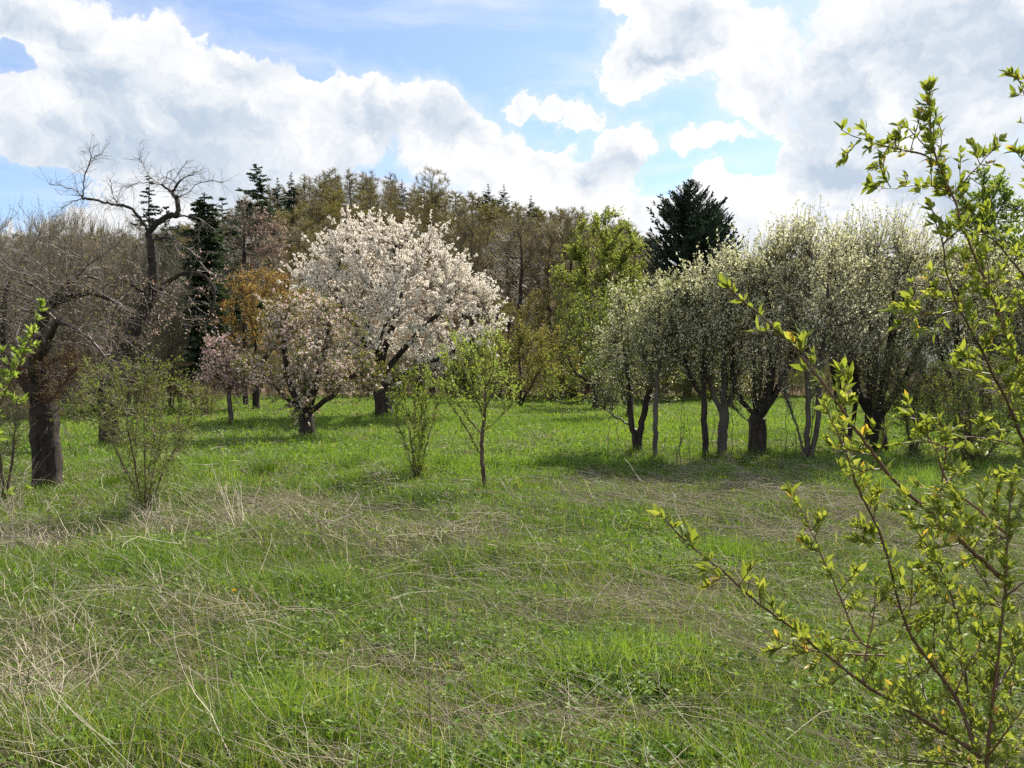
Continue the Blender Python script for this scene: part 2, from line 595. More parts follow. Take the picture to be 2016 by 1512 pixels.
def hz(x, y):
    x, y = np.asarray(x, float), np.asarray(y, float)
    yy = np.maximum(y, 30)
    px = 1008 + x / yy * F
    top = CAMH + (HOR - np.interp(px, _px, _py)) / F * CREST
    H = np.maximum(top - 9.6, 0.3)
    t = np.clip((y - 98) / (CREST - 98), 0, 1.0)
    h = H * t ** 1.12
    far = np.clip((y - 262) / 300, 0, 1)
    h = h * (1 - far * far * (3 - 2 * far) * 0.9)
    und = (fbm(x, y, 5.0, 2) - 0.5) * 0.16 * np.clip(np.hypot(x, y) / 6, 0, 1) * np.clip((70 - y) / 30, 0, 1)
    near = np.clip((24 - y) / 10, 0, 1) * np.clip((y - 1.0) / 2, 0, 1)
    und = und + (fbm(x, y, 0.9, 31, 3) - 0.5) * 0.2 * near
    return h + und + (fbm(x, y, 18, 8) - 0.5) * 1.0 * np.clip((y - 90) / 40, 0, 1)


def gz(x, y):
    return float(hz(np.array([x]), np.array([y]))[0])


def G(px, py):
    """ground point (x, y) under a photo pixel, on the flat meadow"""
    r = pix_dir(px, py)
    t = CAMH / -r[2]
    return r[0] * t, r[1] * t


def GX(px, d):
    return (px - 1008) / F * d


if ONLY != 'sky':
    xs = np.unique(np.concatenate([np.linspace(-10, 10, 121), np.linspace(-40, 40, 161), np.linspace(-200, 160, 145), np.linspace(-900, 900, 61)]))
    ys = np.unique(np.concatenate([np.linspace(1, 19, 121), np.linspace(-4, 60, 129), np.linspace(-60, 330, 157), np.linspace(-400, 1400, 73)]))
    XX, YY = np.meshgrid(xs, ys)
    ZZ = hz(XX, YY)
    nx, ny = len(xs), len(ys)
    idx = np.arange(nx * ny).reshape(ny, nx)
    Q = np.stack([idx[:-1, :-1], idx[:-1, 1:], idx[1:, 1:], idx[1:, :-1]], -1).reshape(-1, 4)
    m, t, out = new_mat('meadow soil and leaf litter')
    geo = t.node('ShaderNodeNewGeometry')
    s3 = t.node('ShaderNodeSeparateXYZ')
    t.l.new(geo.outputs['Position'], s3.inputs[0])
    n1 = t.noise(geo.outputs['Position'], 0.8, 8, 0.65)
    n2 = t.noise(geo.outputs['Position'], 9.0, 6, 0.7)
    green = t.ramp(n2.outputs[0], [(0.3, (0.03, 0.05, 0.012)), (0.7, (0.075, 0.11, 0.022))])
    soil = t.ramp(n2.outputs[0], [(0.3, (0.055, 0.05, 0.025)), (0.7, (0.15, 0.125, 0.075))])
    mead = t.mixc(t.ramp01(n1.outputs[0], 0.45, 0.62), green, soil)
    litter = t.ramp(n2.outputs[0], [(0.3, (0.05, 0.034, 0.022)), (0.7, (0.13, 0.09, 0.055))])
    edge = t.math('ADD', s3.outputs[1], t.math('MULTIPLY', n1.outputs[0], 12.0))
    col = t.mixc(t.ramp01(edge, 56, 64), mead, litter)
    d = t.node('ShaderNodeBsdfDiffuse')
    t.l.new(col, d.inputs[0])
    bp = t.node('ShaderNodeBump')
    bp.inputs['Distance'].default_value = 0.05
    t.l.new(n2.outputs[0], bp.inputs['Height'])
    t.l.new(bp.outputs[0], d.inputs['Normal'])
    t.l.new(d.outputs[0], out.inputs[0])
    g = Geo()
    g.add(np.stack([XX, YY, ZZ], -1).reshape(-1, 3), Q, 0, 0.5, True)
    tag(g.build('ground', [m]), kind='structure')


# ------------------------------------------------------------------ tree growing
def densify(poly, step):
    poly = np.asarray(poly, float)
    out = [poly[0]]
    for a, b in zip(poly[:-1], poly[1:]):
        n = max(1, int(round(np.linalg.norm(b - a) / step)))
        for i in range(1, n + 1):
            out.append(a + (b - a) * i / n)
    return np.array(out)


def smooth_poly(poly, it=2):
    p = np.asarray(poly, float)
    for _ in range(it):                      # Chaikin corner cutting, ends kept
        q = [p[0]]
        for a, b in zip(p[:-1], p[1:]):
            q += [a * 0.75 + b * 0.25, a * 0.25 + b * 0.75]
        q.append(p[-1])
        p = np.array(q)
    return p


def grow(polys, attr, step, di, dk, iters=120, up=0.05, jit=0.12):
    pos, par = [], []
    for k, pl in enumerate(polys):
        pl = densify(smooth_poly(pl, 2), step)
        pl[1:-1] += rng.normal(0, step * 0.06, pl[1:-1].shape)
        if k == 0:
            pos.append(pl[0]); par.append(-1)
            last = 0
        else:
            last = int(np.argmin(np.linalg.norm(np.array(pos) - pl[0], axis=1)))
        for q in pl[1:]:
            pos.append(q); par.append(last)
            last = len(pos) - 1
    pos, par = list(pos), list(par)
    A = np.asarray(attr, float).reshape(-1, 3)
    if len(A):
        Pn = np.array(pos)
        D = np.linalg.norm(A[:, None] - Pn[None], axis=2)
        nd, ni = D.min(1), D.argmin(1)
        alive = nd > dk
        for _ in range(iters):
            act = alive & (nd < di)
            if not act.any():
                if alive.any() and di < 1e3:
                    di *= 1.5
                    continue
                break
            src = ni[act]
            vec = nrm(A[act] - np.array(pos)[src])
            us, inv = np.unique(src, return_inverse=True)
            acc = np.zeros((len(us), 3))
            np.add.at(acc, inv, vec)
            acc = nrm(nrm(acc) + rng.normal(0, jit, acc.shape) + np.array([0, 0, up]))
            new = np.array(pos)[us] + acc * step
            n0 = len(pos)
            pos += list(new)
            par += list(us)
            Dn = np.linalg.norm(A[:, None] - new[None], axis=2)
            md, mi = Dn.min(1), Dn.argmin(1)
            b = md < nd
            nd = np.where(b, md, nd)
            ni = np.where(b, mi + n0, ni)
            alive &= nd > dk
            if len(pos) > 6000:
                break
    return np.array(pos), np.array(par, int)


def finish(pos, par, rb, tip=0.005, p=1.85):
    n = len(pos)
    cnt = np.zeros(n)
    kids = [[] for _ in range(n)]
    for i in range(1, n):
        kids[par[i]].append(i)
    for i in range(n - 1, -1, -1):
        if not kids[i]:
            cnt[i] += 1
        if par[i] >= 0:
            cnt[par[i]] += cnt[i]
    # distance from the tip adds girth so that lone limbs taper too
    ln = np.zeros(n)
    for i in range(n - 1, 0, -1):
        ln[par[i]] = max(ln[par[i]], ln[i] + np.linalg.norm(pos[i] - pos[par[i]]))
    q = (cnt / cnt[0]) ** (1 / p) * 0.8 + 0.2 * (ln / max(ln[0], 1e-6)) ** 0.7 * (cnt / cnt[0]) ** 0.3
    rad = np.maximum(rb * q, tip)
    chains = []
    stack = [(0, -1)]
    while stack:
        i, pr = stack.pop()
        ch = [pr, i] if pr >= 0 else [i]
        while kids[i]:
            ks = sorted(kids[i], key=lambda c: -rad[c])
            for c in ks[1:]:
                stack.append((c, i))
            i = ks[0]
            ch.append(i)
        chains.append(ch)
    return rad, chains, kids


def chain_tubes(g, pos, rad, chains, sides, mat, rlo, rhi, par, val=True, rough=0.0):
    P_, R_, I_ = [], [], []
    vals = []
    c = 0
    for ch in chains:
        ch = np.array(ch)
        r = rad[ch].copy()
        if len(ch) > 1 and par[ch[1]] == ch[0] and ch[0] != 0:
            r[0] = r[1]
        keep = (r >= rlo) & (r < rhi)
        if keep.sum() == 0:
            continue
        ii = np.nonzero(keep)[0]
        lo, hi = ii[0], ii[-1]
        lo = max(lo - 1, 0) if rhi < 1e8 and lo > 0 else lo
        ch2, r2 = ch[lo:hi + 1], r[lo:hi + 1]
        if len(ch2) < 2:
            continue
        P_.append(pos[ch2]); R_.append(r2); I_.append(np.full(len(ch2), c)); c += 1
        vals.append(rng.random())
    if P_:
        tubes(g, np.concatenate(P_), np.concatenate(R_), np.concatenate(I_), sides, mat, np.array(vals), rough)


def ell_points(env, n, shell=0.5):
    """points filling a union of ellipsoids (cx,cy,cz,rx,ry,rz[,weight]), more of them towards the rim"""
    env = np.array([list(e) + [1.0] * (7 - len(e)) for e in env], float)
    w = env[:, 3] * env[:, 4] * env[:, 5] * env[:, 6]
    k = rng.choice(len(env), n, p=w / w.sum())
    u = runit(n)
    r = rng.random(n) ** (1 / 3)
    r = shell * np.sqrt(r) + (1 - shell) * r
    return env[k, :3] + u * r[:, None] * env[k, 3:6]


def twigs(pos, par, rad, sites, n, L, up, out, centre, rand=0.6, segs=4, droop=0.0):
    """n curved twigs from the given nodes -> points (n, segs, 3)"""
    s = rng.choice(sites, n)
    d = nrm(pos[s] - pos[np.maximum(par[s], 0)])
    o = nrm((pos[s] - centre) * np.array([1, 1, 0.5]))
    dd = nrm(d * 0.6 + runit(n) * rand + o * out + np.array([0, 0, up]))
    ln = rng.uniform(L[0], L[1], n)
    f = rng.random(n)[:, None]
    start = pos[s] * f + pos[np.maximum(par[s], 0)] * (1 - f)
    pts = [start]
    p = start
    for i in range(segs - 1):
        p = p + dd * (ln / (segs - 1))[:, None]
        pts.append(p)
        dd = nrm(dd + runit(n) * 0.22 + np.array([0, 0, up * 0.25 - droop]))
    return np.stack(pts, 1), dd


def along(tw, n, t0=0.2):
    """random points on twigs with local directions"""
    k = rng.integers(0, len(tw), n)
    t = rng.uniform(t0, 1.0, n) * (tw.shape[1] - 1) * 0.9999
    i = t.astype(int)
    f = (t - i)[:, None]
    a, b = tw[k, i], tw[k, i + 1]
    return a + (b - a) * f, nrm(b - a), k


BASES = []


def tree(name, label, cat, base, polys, env, rb, n_attr=350, step=0.25, shell=0.5, tw=None, fol=(), bark='bark_dark', twigm='twig_dark',
         up=0.05, group=None, thr=None, sub2=None, jit=0.12, sides=8, one=False, di=1.6, part='trunk', rough=0.07, pw=1.85):
    """grows one tree. polys / env are in local metres above the base"""
    pos, par = grow([np.asarray(p, float) for p in polys], ell_points(env, n_attr, shell) if n_attr else [], step, di, step * 1.6, up=up, jit=jit)
    rad, chains, kids = finish(pos, par, rb, p=pw)
    if not one and base[1] > 0:
        BASES.append((base[0], base[1], rb))
    thr = rb * 0.22 if thr is None else thr
    centre = np.average(np.array([e[:3] for e in env]), axis=0)
    root = None if one else thing(name, label, cat, base, group)
    g = Geo()
    if one:
        gm = g
        mats = [bark, twigm] + [f['mat'] for f in fol]
        chain_tubes(g, pos, rad, chains, sides, 0, thr, 1e9, par)
        chain_tubes(g, pos, rad, chains, 3, 1, 0, thr, par)
    else:
        # root flare
        fl = pos[:, 2] < rb * 2.2
        rad = np.where(fl, rad * (1 + 0.3 * np.clip(1 - pos[:, 2] / (rb * 2.2), 0, 1) ** 2), rad)
        chain_tubes(g, pos, rad, chains, sides, 0, thr, 1e9, par, rough=rough)
        tr = g.build(part, [bark], root)
        gm = Geo()
        mats = [twigm] + [f['mat'] for f in fol]
        chain_tubes(gm, pos, rad, chains, 4, 0, 0, thr, par)
    o = 1 if one else 0
    if tw:
        sites = np.nonzero((rad < tw.get('rmax', rb * 0.3)) & (pos[:, 2] > tw.get('zmin', 0.0)))[0]
        sites = sites[sites > 0]
        T, tdir = twigs(pos, par, rad, sites, tw['n'], tw['L'], tw.get('up', 0.3), tw.get('out', 0.3), centre, tw.get('rand', 0.6), 4, tw.get('droop', 0.0))
        r0 = tw.get('r', 0.006)
        rr = np.linspace(r0, r0 * 0.45, 4)[None].repeat(len(T), 0)
        tubes(gm, T.reshape(-1, 3), rr.ravel(), np.repeat(np.arange(len(T)), 4), 3, o, rng.random(len(T)))
        if tw.get('sub'):
            nb = tw['sub']
            p0, d0, _ = along(T, nb, 0.25)
            d1 = nrm(d0 + runit(nb) * 0.8 + np.array([0, 0, tw.get('up', 0.3) * 0.5 - tw.get('droop', 0)]))
            l1 = rng.uniform(0.3, 0.6, nb)[:, None] * (tw['L'][0] + tw['L'][1]) * 0.5
            T2 = np.stack([p0, p0 + d1 * l1 * 0.35, p0 + nrm(d1 + runit(nb) * 0.25) * l1 * 0.7, p0 + nrm(d1 + runit(nb) * 0.3) * l1], 1)
            rr = np.linspace(r0 * 0.7, r0 * 0.35, 4)[None].repeat(nb, 0)
            tubes(gm, T2.reshape(-1, 3), rr.ravel(), np.repeat(np.arange(nb), 4), 3, o, rng.random(nb))
            T = np.concatenate([T, T2])
        for fi, f in enumerate(fol):
            nf = f['n']
            p0, d0, kk = along(T, int(nf * 1.0), f.get('t0', 0.25))
            if 'mask' in f:
                kp = f['mask'](p0) > rng.random(len(p0))
                p0, d0, kk = p0[kp], d0[kp], kk[kp]
            target, mi = gm, fi + 1 + o
            val = np.clip(rng.normal(f.get('vm', 0.5), f.get('vs', 0.28), len(p0)), 0, 1)
            if f.get('part') and not one:
                target, mi = Geo(), 0
            if f.get('ros'):
                rosettes(target, p0 + runit(len(p0)) * f.get('off', 0.02), rng.uniform(f['size'][0], f['size'][1], len(p0)), f['ros'], mi, val)
            else:
                dl = nrm(d0 * 0.7 + runit(len(p0)) * 0.9 + np.array([0, 0, f.get('hang', 0.1)]))
                ll = rng.uniform(f['size'][0], f['size'][1], len(p0))
                (fine_leaves if f.get('fine') else leaves)(target, p0, dl, ll, ll * f.get('asp', 0.55), mi, val)
            if target is not gm:
                target.build(f['part'], [f['mat']], root)
    if one:
        ob = gm.build(name, mats, None, base)
        tag(ob, label, cat, group)
        return ob
    gm.build('crown', mats, root)
    return root


def env_px(base, d, lst):
    """crown ellipsoids from photo pixels (cx, cy, rx, ry, depth radius factor, depth shift) -> local metres"""
    out = []
    for e in lst:
        cx, cy_, rx, ry = e[:4]
        df = e[4] if len(e) > 4 else 0.9
        sh = e[5] if len(e) > 5 else 0.0
        dd = d + sh
        c = P(cx, cy_, dd) - np.array(base)
        out.append((c[0], c[1], c[2], rx / F * dd, rx / F * dd * df, ry / F * dd))
    return out


def poly_px(base, d, lst):
    """traced limb (px, py, depth shift) -> local metres"""
    return [P(q[0], q[1], d + (q[2] if len(q) > 2 else 0)) - np.array(base) for q in lst]


def ground_base(px, py):
    x, y = G(px, py)
    return (x, y, gz(x, y) - 0.02)


def base_at(px, d):
    x = GX(px, d)
    return (x, d, gz(x, d) - 0.03)


def conifer(name, label, base, H, prof, nb, nspray, droop=0.15, mat='needle', spray=(0.25, 0.5), asp=0.35, bark='bark_dark', group=None, one=False, z0=0.08, rb=0.18, lift=0.1, cat='conifer', lean=0.0, irr=0.25):
    """trunk with tiers of boughs, each carrying many needle sprays"""
    root = None if one else thing(name, label, cat, base, group)
    g = Geo()
    zz = np.linspace(0, H, 14)
    bx = np.cumsum(rng.normal(0, 0.02 * H / 14, 14)) + lean * zz
    tp = np.stack([bx, np.cumsum(rng.normal(0, 0.02 * H / 14, 14)), zz], 1)
    tubes(g, tp, np.linspace(rb, 0.02, 14), np.zeros(14, int), 8, 0, 0.5)
    gm = g if one else Geo()
    if not one:
        g.build('trunk', [bark], root)
    h = z0 + (1 - z0) * rng.random(nb) ** 0.9
    azm = rng.random(nb) * 2 * math.pi
    lenb = np.array([prof(q) for q in h]) * (1 + rng.normal(0, irr, nb)).clip(0.4, 1.6)
    st = np.stack([np.interp(h * H, zz, tp[:, 0]), np.interp(h * H, zz, tp[:, 1]), h * H], 1)
    hd = np.stack([np.cos(azm), np.sin(azm), np.zeros(nb)], 1)
    up = np.array([0, 0, 1.0])
    pts = []
    for t in (0, 0.33, 0.66, 1.0):
        pts.append(st + hd * (lenb * t)[:, None] + up * (lenb * (lift * 2.2 * t - droop * 2.0 * t * t + (lift + 0.12) * t ** 3))[:, None])
    T = np.stack(pts, 1)
    off = 0
    rr = np.stack([np.full(nb, a) for a in (0.035, 0.025, 0.015, 0.006)], 1) * (H / 12)
    tubes(gm, T.reshape(-1, 3), rr.ravel(), np.repeat(np.arange(nb), 4), 3, 0, 0.3)
    p0, d0, k = along(T, nspray, 0.12)
    side = np.cross(d0, up)
    sgn = rng.choice([-1, 1], nspray)[:, None]
    dl = nrm(d0 * 0.6 + side * sgn * rng.uniform(0.2, 1.0, (nspray, 1)) + runit(nspray) * 0.35 + up * (-droop * 0.8 + 0.08))
    ll = rng.uniform(spray[0], spray[1], nspray) * np.clip(lenb[k] / max(lenb.max() * 0.55, 1e-6), 0.22, 1.0)
    leaves(gm, p0, dl, ll, ll * asp, 1, np.clip(rng.normal(0.45, 0.25, nspray), 0, 1), 0.2)
    if one:
        o = gm.build(name, [bark, mat], None, base)
        return tag(o, label, cat, group)
    gm.build('crown', [bark, mat], root)
    return root


#@@SETTING_END

if ONLY != 'sky':
    # ================================================================== the wooded hill
    wood_env = [(0, 0, 8.6, 2.3, 2.3, 4.6), (0, 0, 6.0, 1.9, 1.9, 3.5)]

    def forest_proto(name, label, h, env, budmat, nbud, twm, seed, tw_n=1300, size=(0.1, 0.2), bark='bark_grey', rb=0.17, vm=0.5):
        global rng
        rng = np.random.default_rng(seed)
        top = max(e[2] + e[5] for e in env)
        lean = rng.normal(0, 0.25, 2)
        pl = [[(0, 0, 0), (lean[0] * 0.3, lean[1] * 0.3, h * 0.3), (lean[0], lean[1], h * 0.75)]]
        return tree(name, label, 'tree', (0, -500, 0), pl, env, rb, n_attr=210, step=0.55, shell=0.55,
                    tw=dict(n=tw_n, L=(0.6, 1.6), up=0.55, out=0.35, rand=0.5, r=0.013, rmax=0.1), di=5.0, thr=0.05,
                    fol=[dict(mat=budmat, n=nbud, size=size, asp=0.6, vm=vm)], bark=bark, twigm=twm, sides=5, one=True, jit=0.18)

    protos = [
        forest_proto('bare_tree', 'x', 13, [(0, 0, 8.6, 2.3, 2.3, 4.4), (0.6, 0, 6.5, 2.2, 2.0, 3.2)], 'leaf_olive', 5200, 'twig_brown', 21),
        forest_proto('bare_tree', 'x', 14, [(0, 0, 9.4, 2.0, 2.0, 4.4), (-0.5, 0, 7, 2.0, 2.0, 3.2)], 'leaf_olive', 2200, 'twig_grey', 22),
        forest_proto('bare_tree', 'x', 13, [(0, 0, 8.8, 2.6, 2.6, 4.0)], 'leaf_olive', 7500, 'twig_brown', 23),
        forest_proto('bare_tree', 'x', 15, [(0, 0, 10, 1.9, 1.9, 4.6), (0.3, 0, 7.5, 1.8, 1.8, 3.5)], 'leaf_olive', 2400, 'twig_brown', 24),
        forest_proto('bare_tree', 'x', 12, [(0, 0, 8.2, 2.8, 2.6, 3.8)], 'leaf_olive', 6500, 'twig_olive', 25, vm=0.8),
    ]
    kinds = ['olive bare-crowned tree on the wooded hill, budding', 'grey leafless tree on the wooded hill, twigs only', 'olive tree in thick bud on the wooded hill, round crown',
             'tall brown leafless tree on the wooded hill, slim crown', 'bushy tree on the wooded hill in its first green']
    rng = np.random.default_rng(77)
    spots = []
    y = 100.0
    row = 0
    while y < 258:
        sp = 6.3 + (y - 100) * 0.006
        x0, x1 = GX(-60, y), GX(1420, y)
        for xx in np.arange(x0 + (row % 2) * sp * 0.5, x1, sp):
            spots.append((xx + rng.normal(0, 1.5), y + rng.normal(0, 1.5)))
        y += sp * 1.1
        row += 1
    n_hill = 0
    used = [False] * len(protos)
    # keep the front edge, where the trunks show, and the crest dense
    rng.shuffle(spots)
    for (xx, yy) in spots:
        px = 1008 + xx / yy * F
        # leave out what the nearer trees hide altogether
        zt = gz(xx, yy) + 14.0
        top = HOR - (zt - CAMH) / yy * F
        if top > np.interp(px, [-60, 330, 360, 590, 620, 690, 880, 930, 1000, 1290, 1420], [445, 470, 540, 545, 485, 440, 450, 520, 500, 450, 450]):
            continue
        # leaf colour runs in drifts over the hill
        nz = float(fbm(np.array([xx]), np.array([yy]), 45, 4)[0]) + rng.normal(0, 0.06)
        if nz > 0.55: k = rng.choice([0, 2, 2, 4])
        elif nz > 0.46: k = rng.choice([0, 2, 3, 4])
        else: k = rng.choice([1, 3, 0])
        sc = rng.uniform(0.6, 0.88)
        loc = (xx, yy, gz(xx, yy) - 0.1)
        where = 'at its foot' if yy < 140 else ('halfway up' if yy < 205 else 'along the crest')
        lab = kinds[k] + ', ' + where
        grp = ['budding olive trees', 'grey leafless trees', 'thick-budded olive trees', 'slim brown leafless trees', 'first green trees'][k] + ' ' + where + ' of the hill'
        n_hill += 1
        if not used[k]:
            used[k] = True
            o = protos[k]
            o.location = loc
            o.rotation_euler = (0, 0, rng.uniform(0, 6.28))
            o.scale = (sc, sc, sc)
            o['label'] = lab; o['group'] = grp; o['category'] = 'tree'
        else:
            dup(protos[k], loc, rng.uniform(0, 6.28), (sc * rng.uniform(1.35, 1.75), sc * rng.uniform(1.35, 1.75), sc), lab, grp)
    # the upper slope, where single crowns run together: one mass of wood
    gh = Geo()
    rng = np.random.default_rng(79)
    pts = []
    y = 168.0
    while y < 262:
        x0, x1 = GX(-80, y), GX(1420, y)
        pts += [(xx + rng.normal(0, 1.2), y + rng.normal(0, 1.2)) for xx in np.arange(x0, x1, 4.3)]
        y += 4.6
    pts = np.array(pts)
    ht = rng.uniform(4.0, 6.5, len(pts)) * (0.85 + 0.3 * fbm(pts[:, 0], pts[:, 1], 20, 9))
    zg = hz(pts[:, 0], pts[:, 1]) - 0.1
    bs0 = np.stack([pts[:, 0], pts[:, 1], zg], 1)
    tone = fbm(pts[:, 0], pts[:, 1], 40, 4)
    tk = np.stack([bs0, bs0 + np.stack([rng.normal(0, .2, len(pts)), rng.normal(0, .2, len(pts)), ht * 0.66], 1)], 1)
    tubes(gh, tk.reshape(-1, 3), np.tile([0.14, 0.04], len(pts)), np.repeat(np.arange(len(pts)), 2), 4, 0, 0.4)
    wid = rng.uniform(2.6, 4.3, len(pts))
    for (kk, mt, l0, l1, asp) in ((120, 0, 0.7, 1.7, 0.03), (240, 1, 0.16, 0.34, 0.7)):
        n = len(pts) * kk
        hh = np.repeat(ht, kk)
        u = runit(n) * (rng.random(n) ** 0.4)[:, None]
        wd = np.repeat(wid, kk)
        c = np.repeat(bs0, kk, 0) + np.stack([u[:, 0] * wd, u[:, 1] * wd, hh * (0.53 + u[:, 2] * 0.47)], 1)
        if mt == 1:
            kp = rng.random(n) < np.clip((np.repeat(tone + rng.normal(0, 0.12, len(pts)), kk) - 0.3) * 3.0, 0.3, 1)
            c, u = c[kp], u[kp]
        dr = nrm(u * 0.5 + runit(len(c)) * (0.35 if mt == 0 else 1.0) + np.array([0, 0, 0.55 if mt == 0 else 0.2]))
        ll = rng.uniform(l0, l1, len(c))
        leaves(gh, c, dr, ll, ll * asp, mt, np.clip(rng.normal(0.34, 0.25, len(c)) + 0.12 * np.repeat(rng.normal(0, 1, len(pts)), kk)[kp if mt == 1 else slice(None)], 0, 1))
    tag(gh.build('undergrowth', ['twig_brown', 'leaf_olive']), 'olive-brown undergrowth between the trees on the upper slope of the hill', None, None, 'stuff')
    # the forest front behind the meadow: taller, darker stems
    rng = np.random.default_rng(78)
    front = forest_proto('forest_edge_tree', 'x', 16, [(0, 0, 10.8, 1.9, 1.9, 4.6), (0.2, 0, 8, 1.7, 1.7, 3.6)], 'leaf_olive', 700, 'twig_grey', 31, 1700, bark='bark_dark', rb=0.2)
    front2 = forest_proto('forest_edge_tree', 'x', 15, [(0, 0, 10.2, 2.0, 2.0, 4.4)], 'leaf_olive', 900, 'twig_brown', 32, 1300, bark='bark_dark', rb=0.19)
    us = [False, False]
    for i, px in enumerate(np.arange(905, 1290, 14)):
        d = rng.uniform(62, 84)
        px = px + rng.normal(0, 4)
        k = int(rng.random() < 0.45)
        o = (front, front2)[k]
        loc = base_at(px, d)
        sc = rng.uniform(0.86, 1.0)
        if px > 1120: sc *= 0.9
        lab = ['tall grey leafless tree with dark trunk in the forest edge behind the meadow', 'tall brown budding tree with dark trunk in the forest edge behind the meadow'][k]
        grp = ['grey trees of the forest edge', 'brown trees of the forest edge'][k]
        if not us[k]:
            us[k] = True
            o.location = loc; o.scale = (sc,) * 3; o['label'] = lab; o['group'] = grp
        else:
            dup(o, loc, rng.uniform(0, 6.28), sc, lab, grp)

    # conifers on the ridge
    def spruce_prof(R):
        return lambda q: R * (1 - q) ** 0.85 + 0.12

    rng = np.random.default_rng(80)
    d = 165.0
    b = base_at(508, d)
    Ht = P(508, 322, d)[2] - b[2]
    conifer('larch', 'tall ragged green larch standing above the hilltop, left of the crest', b, Ht, lambda q: 5.2 * (1 - q) ** 0.6 * (0.6 + 0.4 * math.sin(q * 23) ** 2) + 0.3, 150, 6500, 0.1, 'needle_fresh', (0.8, 1.7), 0.42, rb=0.22, z0=0.2, irr=0.35, lift=0.05, cat='larch')
    sp1 = conifer('spruce', 'x', (0, -500, 0), 13, spruce_prof(2.4), 150, 4200, 0.2, 'needle', (0.4, 0.9), 0.4, one=True)
    sp2 = conifer('spruce', 'x', (0, -500, 0), 13, spruce_prof(2.9), 130, 3600, 0.12, 'needle', (0.4, 1.0), 0.4, one=True, irr=0.4)
    first = [True, True]
    for (px, top, d, lab) in [(470, 395, 104, 'small dark spruce below the larch on the hill'), (548, 350, 122, 'dark spruce just right of the tall larch'),
                              (575, 338, 128, 'slim dark spruce, second right of the tall larch'), (640, 341, 134, 'dark spruce on the very summit of the hill'),
                              (662, 338, 136, 'dark spruce right beside the hill summit'), (722, 343, 137, 'broad dark spruce right of the hill summit'), (792, 352, 138, 'small dark spruce on the crest beside the round budding tree'), (961, 362, 132, 'pointed spruce on the right slope, left one of two'),
                              (992, 363, 134, 'pointed spruce on the right slope, right one of two'), (1045, 384, 128, 'lone small spruce far down the right slope'),
                              (395, 392, 70, 'dark spruce behind the bare leaning tree'), (330, 405, 84, 'dark spruce seen through the bare boughs of the leaning tree'),
                              (296, 345, 74, 'tall thin spruce behind the top of the leaning tree'), (440, 388, 90, 'dark spruce between the leaning tree and the larch')]:
        if d > 92:
            d = 176 + (d - 104) * 2.15
        b = base_at(px, d)
        Ht = max(P(px, top, d)[2] - b[2], 8.0)
        k = int(rng.random() < 0.5)
        o = (sp1, sp2)[k]
        s = Ht / 13.0
        sxy = s * rng.uniform(0.85, 1.1)
        if first[k]:
            first[k] = False
            o.location = b; o.scale = (sxy, sxy, s); o['label'] = lab; o['group'] = 'dark spruces on the hill'
        else:
            dup(o, b, rng.uniform(0, 6.28), (sxy, sxy, s), lab, 'dark spruces on the hill')

    # round budding tree that tops the crest
    rng = np.random.default_rng(81)
    d = 225.0
    b = base_at(850, d)
    H = P(850, 328, d)[2] - b[2]
    tree('budding_tree', 'large round olive budding tree standing proud of the crest above the white cherry', 'tree', b, [[(0, 0, 0), (0.2, 0, H * 0.3), (0, 0, H * 0.7)]],
         [(0, 0, H * 0.66, 5.6, 5.4, H * 0.34), (0, 0, H * 0.5, 5.0, 5, H * 0.28)], 0.22, n_attr=260, step=0.5, tw=dict(n=2600, L=(0.6, 1.6), up=0.4, r=0.014, rmax=0.12), fol=[dict(mat='leaf_olive', n=9000, size=(0.14, 0.24))],
         twigm='twig_olive', di=5, thr=0.06, sides=6)

    # far blue hill on the right, wooded as one mass
    rng = np.random.default_rng(82)
    xs2 = np.linspace(60, 900, 60)
    ys2 = np.linspace(560, 1000, 12)
    X2, Y2 = np.meshgrid(xs2, ys2)
    def far_h(x, y):
        px = 1008 + x / 700.0 * F
        t = np.interp(px, [1100, 1400, 1640, 1800, 1960, 2100, 2500], [560, 500, 492, 492, 462, 440, 470])
        return ((HOR - t) / F * 700 - 14) * np.clip((y - 560) / 140, 0, 1)
    Z2 = far_h(X2, Y2) - 2
    i2 = np.arange(X2.size).reshape(X2.shape)
    g = Geo()
    g.add(np.stack([X2, Y2, Z2], -1).reshape(-1, 3), np.stack([i2[:-1, :-1], i2[:-1, 1:], i2[1:, 1:], i2[1:, :-1]], -1).reshape(-1, 4), 0, 0.3, True)
    tag(g.build('far_hill', ['needle']), kind='structure')
    n = 2600
    x = rng.uniform(70, 890, n); yv = rng.uniform(575, 760, n)
    g = Geo()
    k = 9
    bp_ = np.stack([x, yv, far_h(x, yv)], 1)
    tp_ = np.repeat(bp_, k, 0) + np.stack([rng.normal(0, 2.2, n * k), rng.normal(0, 2.2, n * k), rng.uniform(0, 9, n * k)], 1)
    leaves(g, tp_, nrm(runit(n * k) * 0.6 + np.array([0, 0, 1.0])), rng.uniform(4, 7, n * k), rng.uniform(2, 3.5, n * k), 0)
    tag(g.build('far_wood', ['needle']), 'dark far-off wood covering the distant hill', None, None, 'stuff')

    # ================================================================== trees behind the meadow
    rng = np.random.default_rng(90)
    # tall dark conifer, right of the middle
    d = 52.0
    b = base_at(1352, d)
    H = P(1352, 356, d)[2] - b[2]
    def yew_prof(q):
        return np.interp(q, [0, 0.25, 0.5, 0.7, 0.85, 0.95, 1.0], [2.5, 2.75, 2.6, 2.15, 1.35, 0.55, 0.1])
    conifer('dark_conifer', 'broad dark evergreen conifer rising behind the orchard row', b, H, yew_prof, 620, 34000, 0.05, 'needle', (0.2, 0.45), 0.34, rb=0.3, lift=0.25, irr=0.14, cat='conifer')
    b = base_at(1410, 53.5)
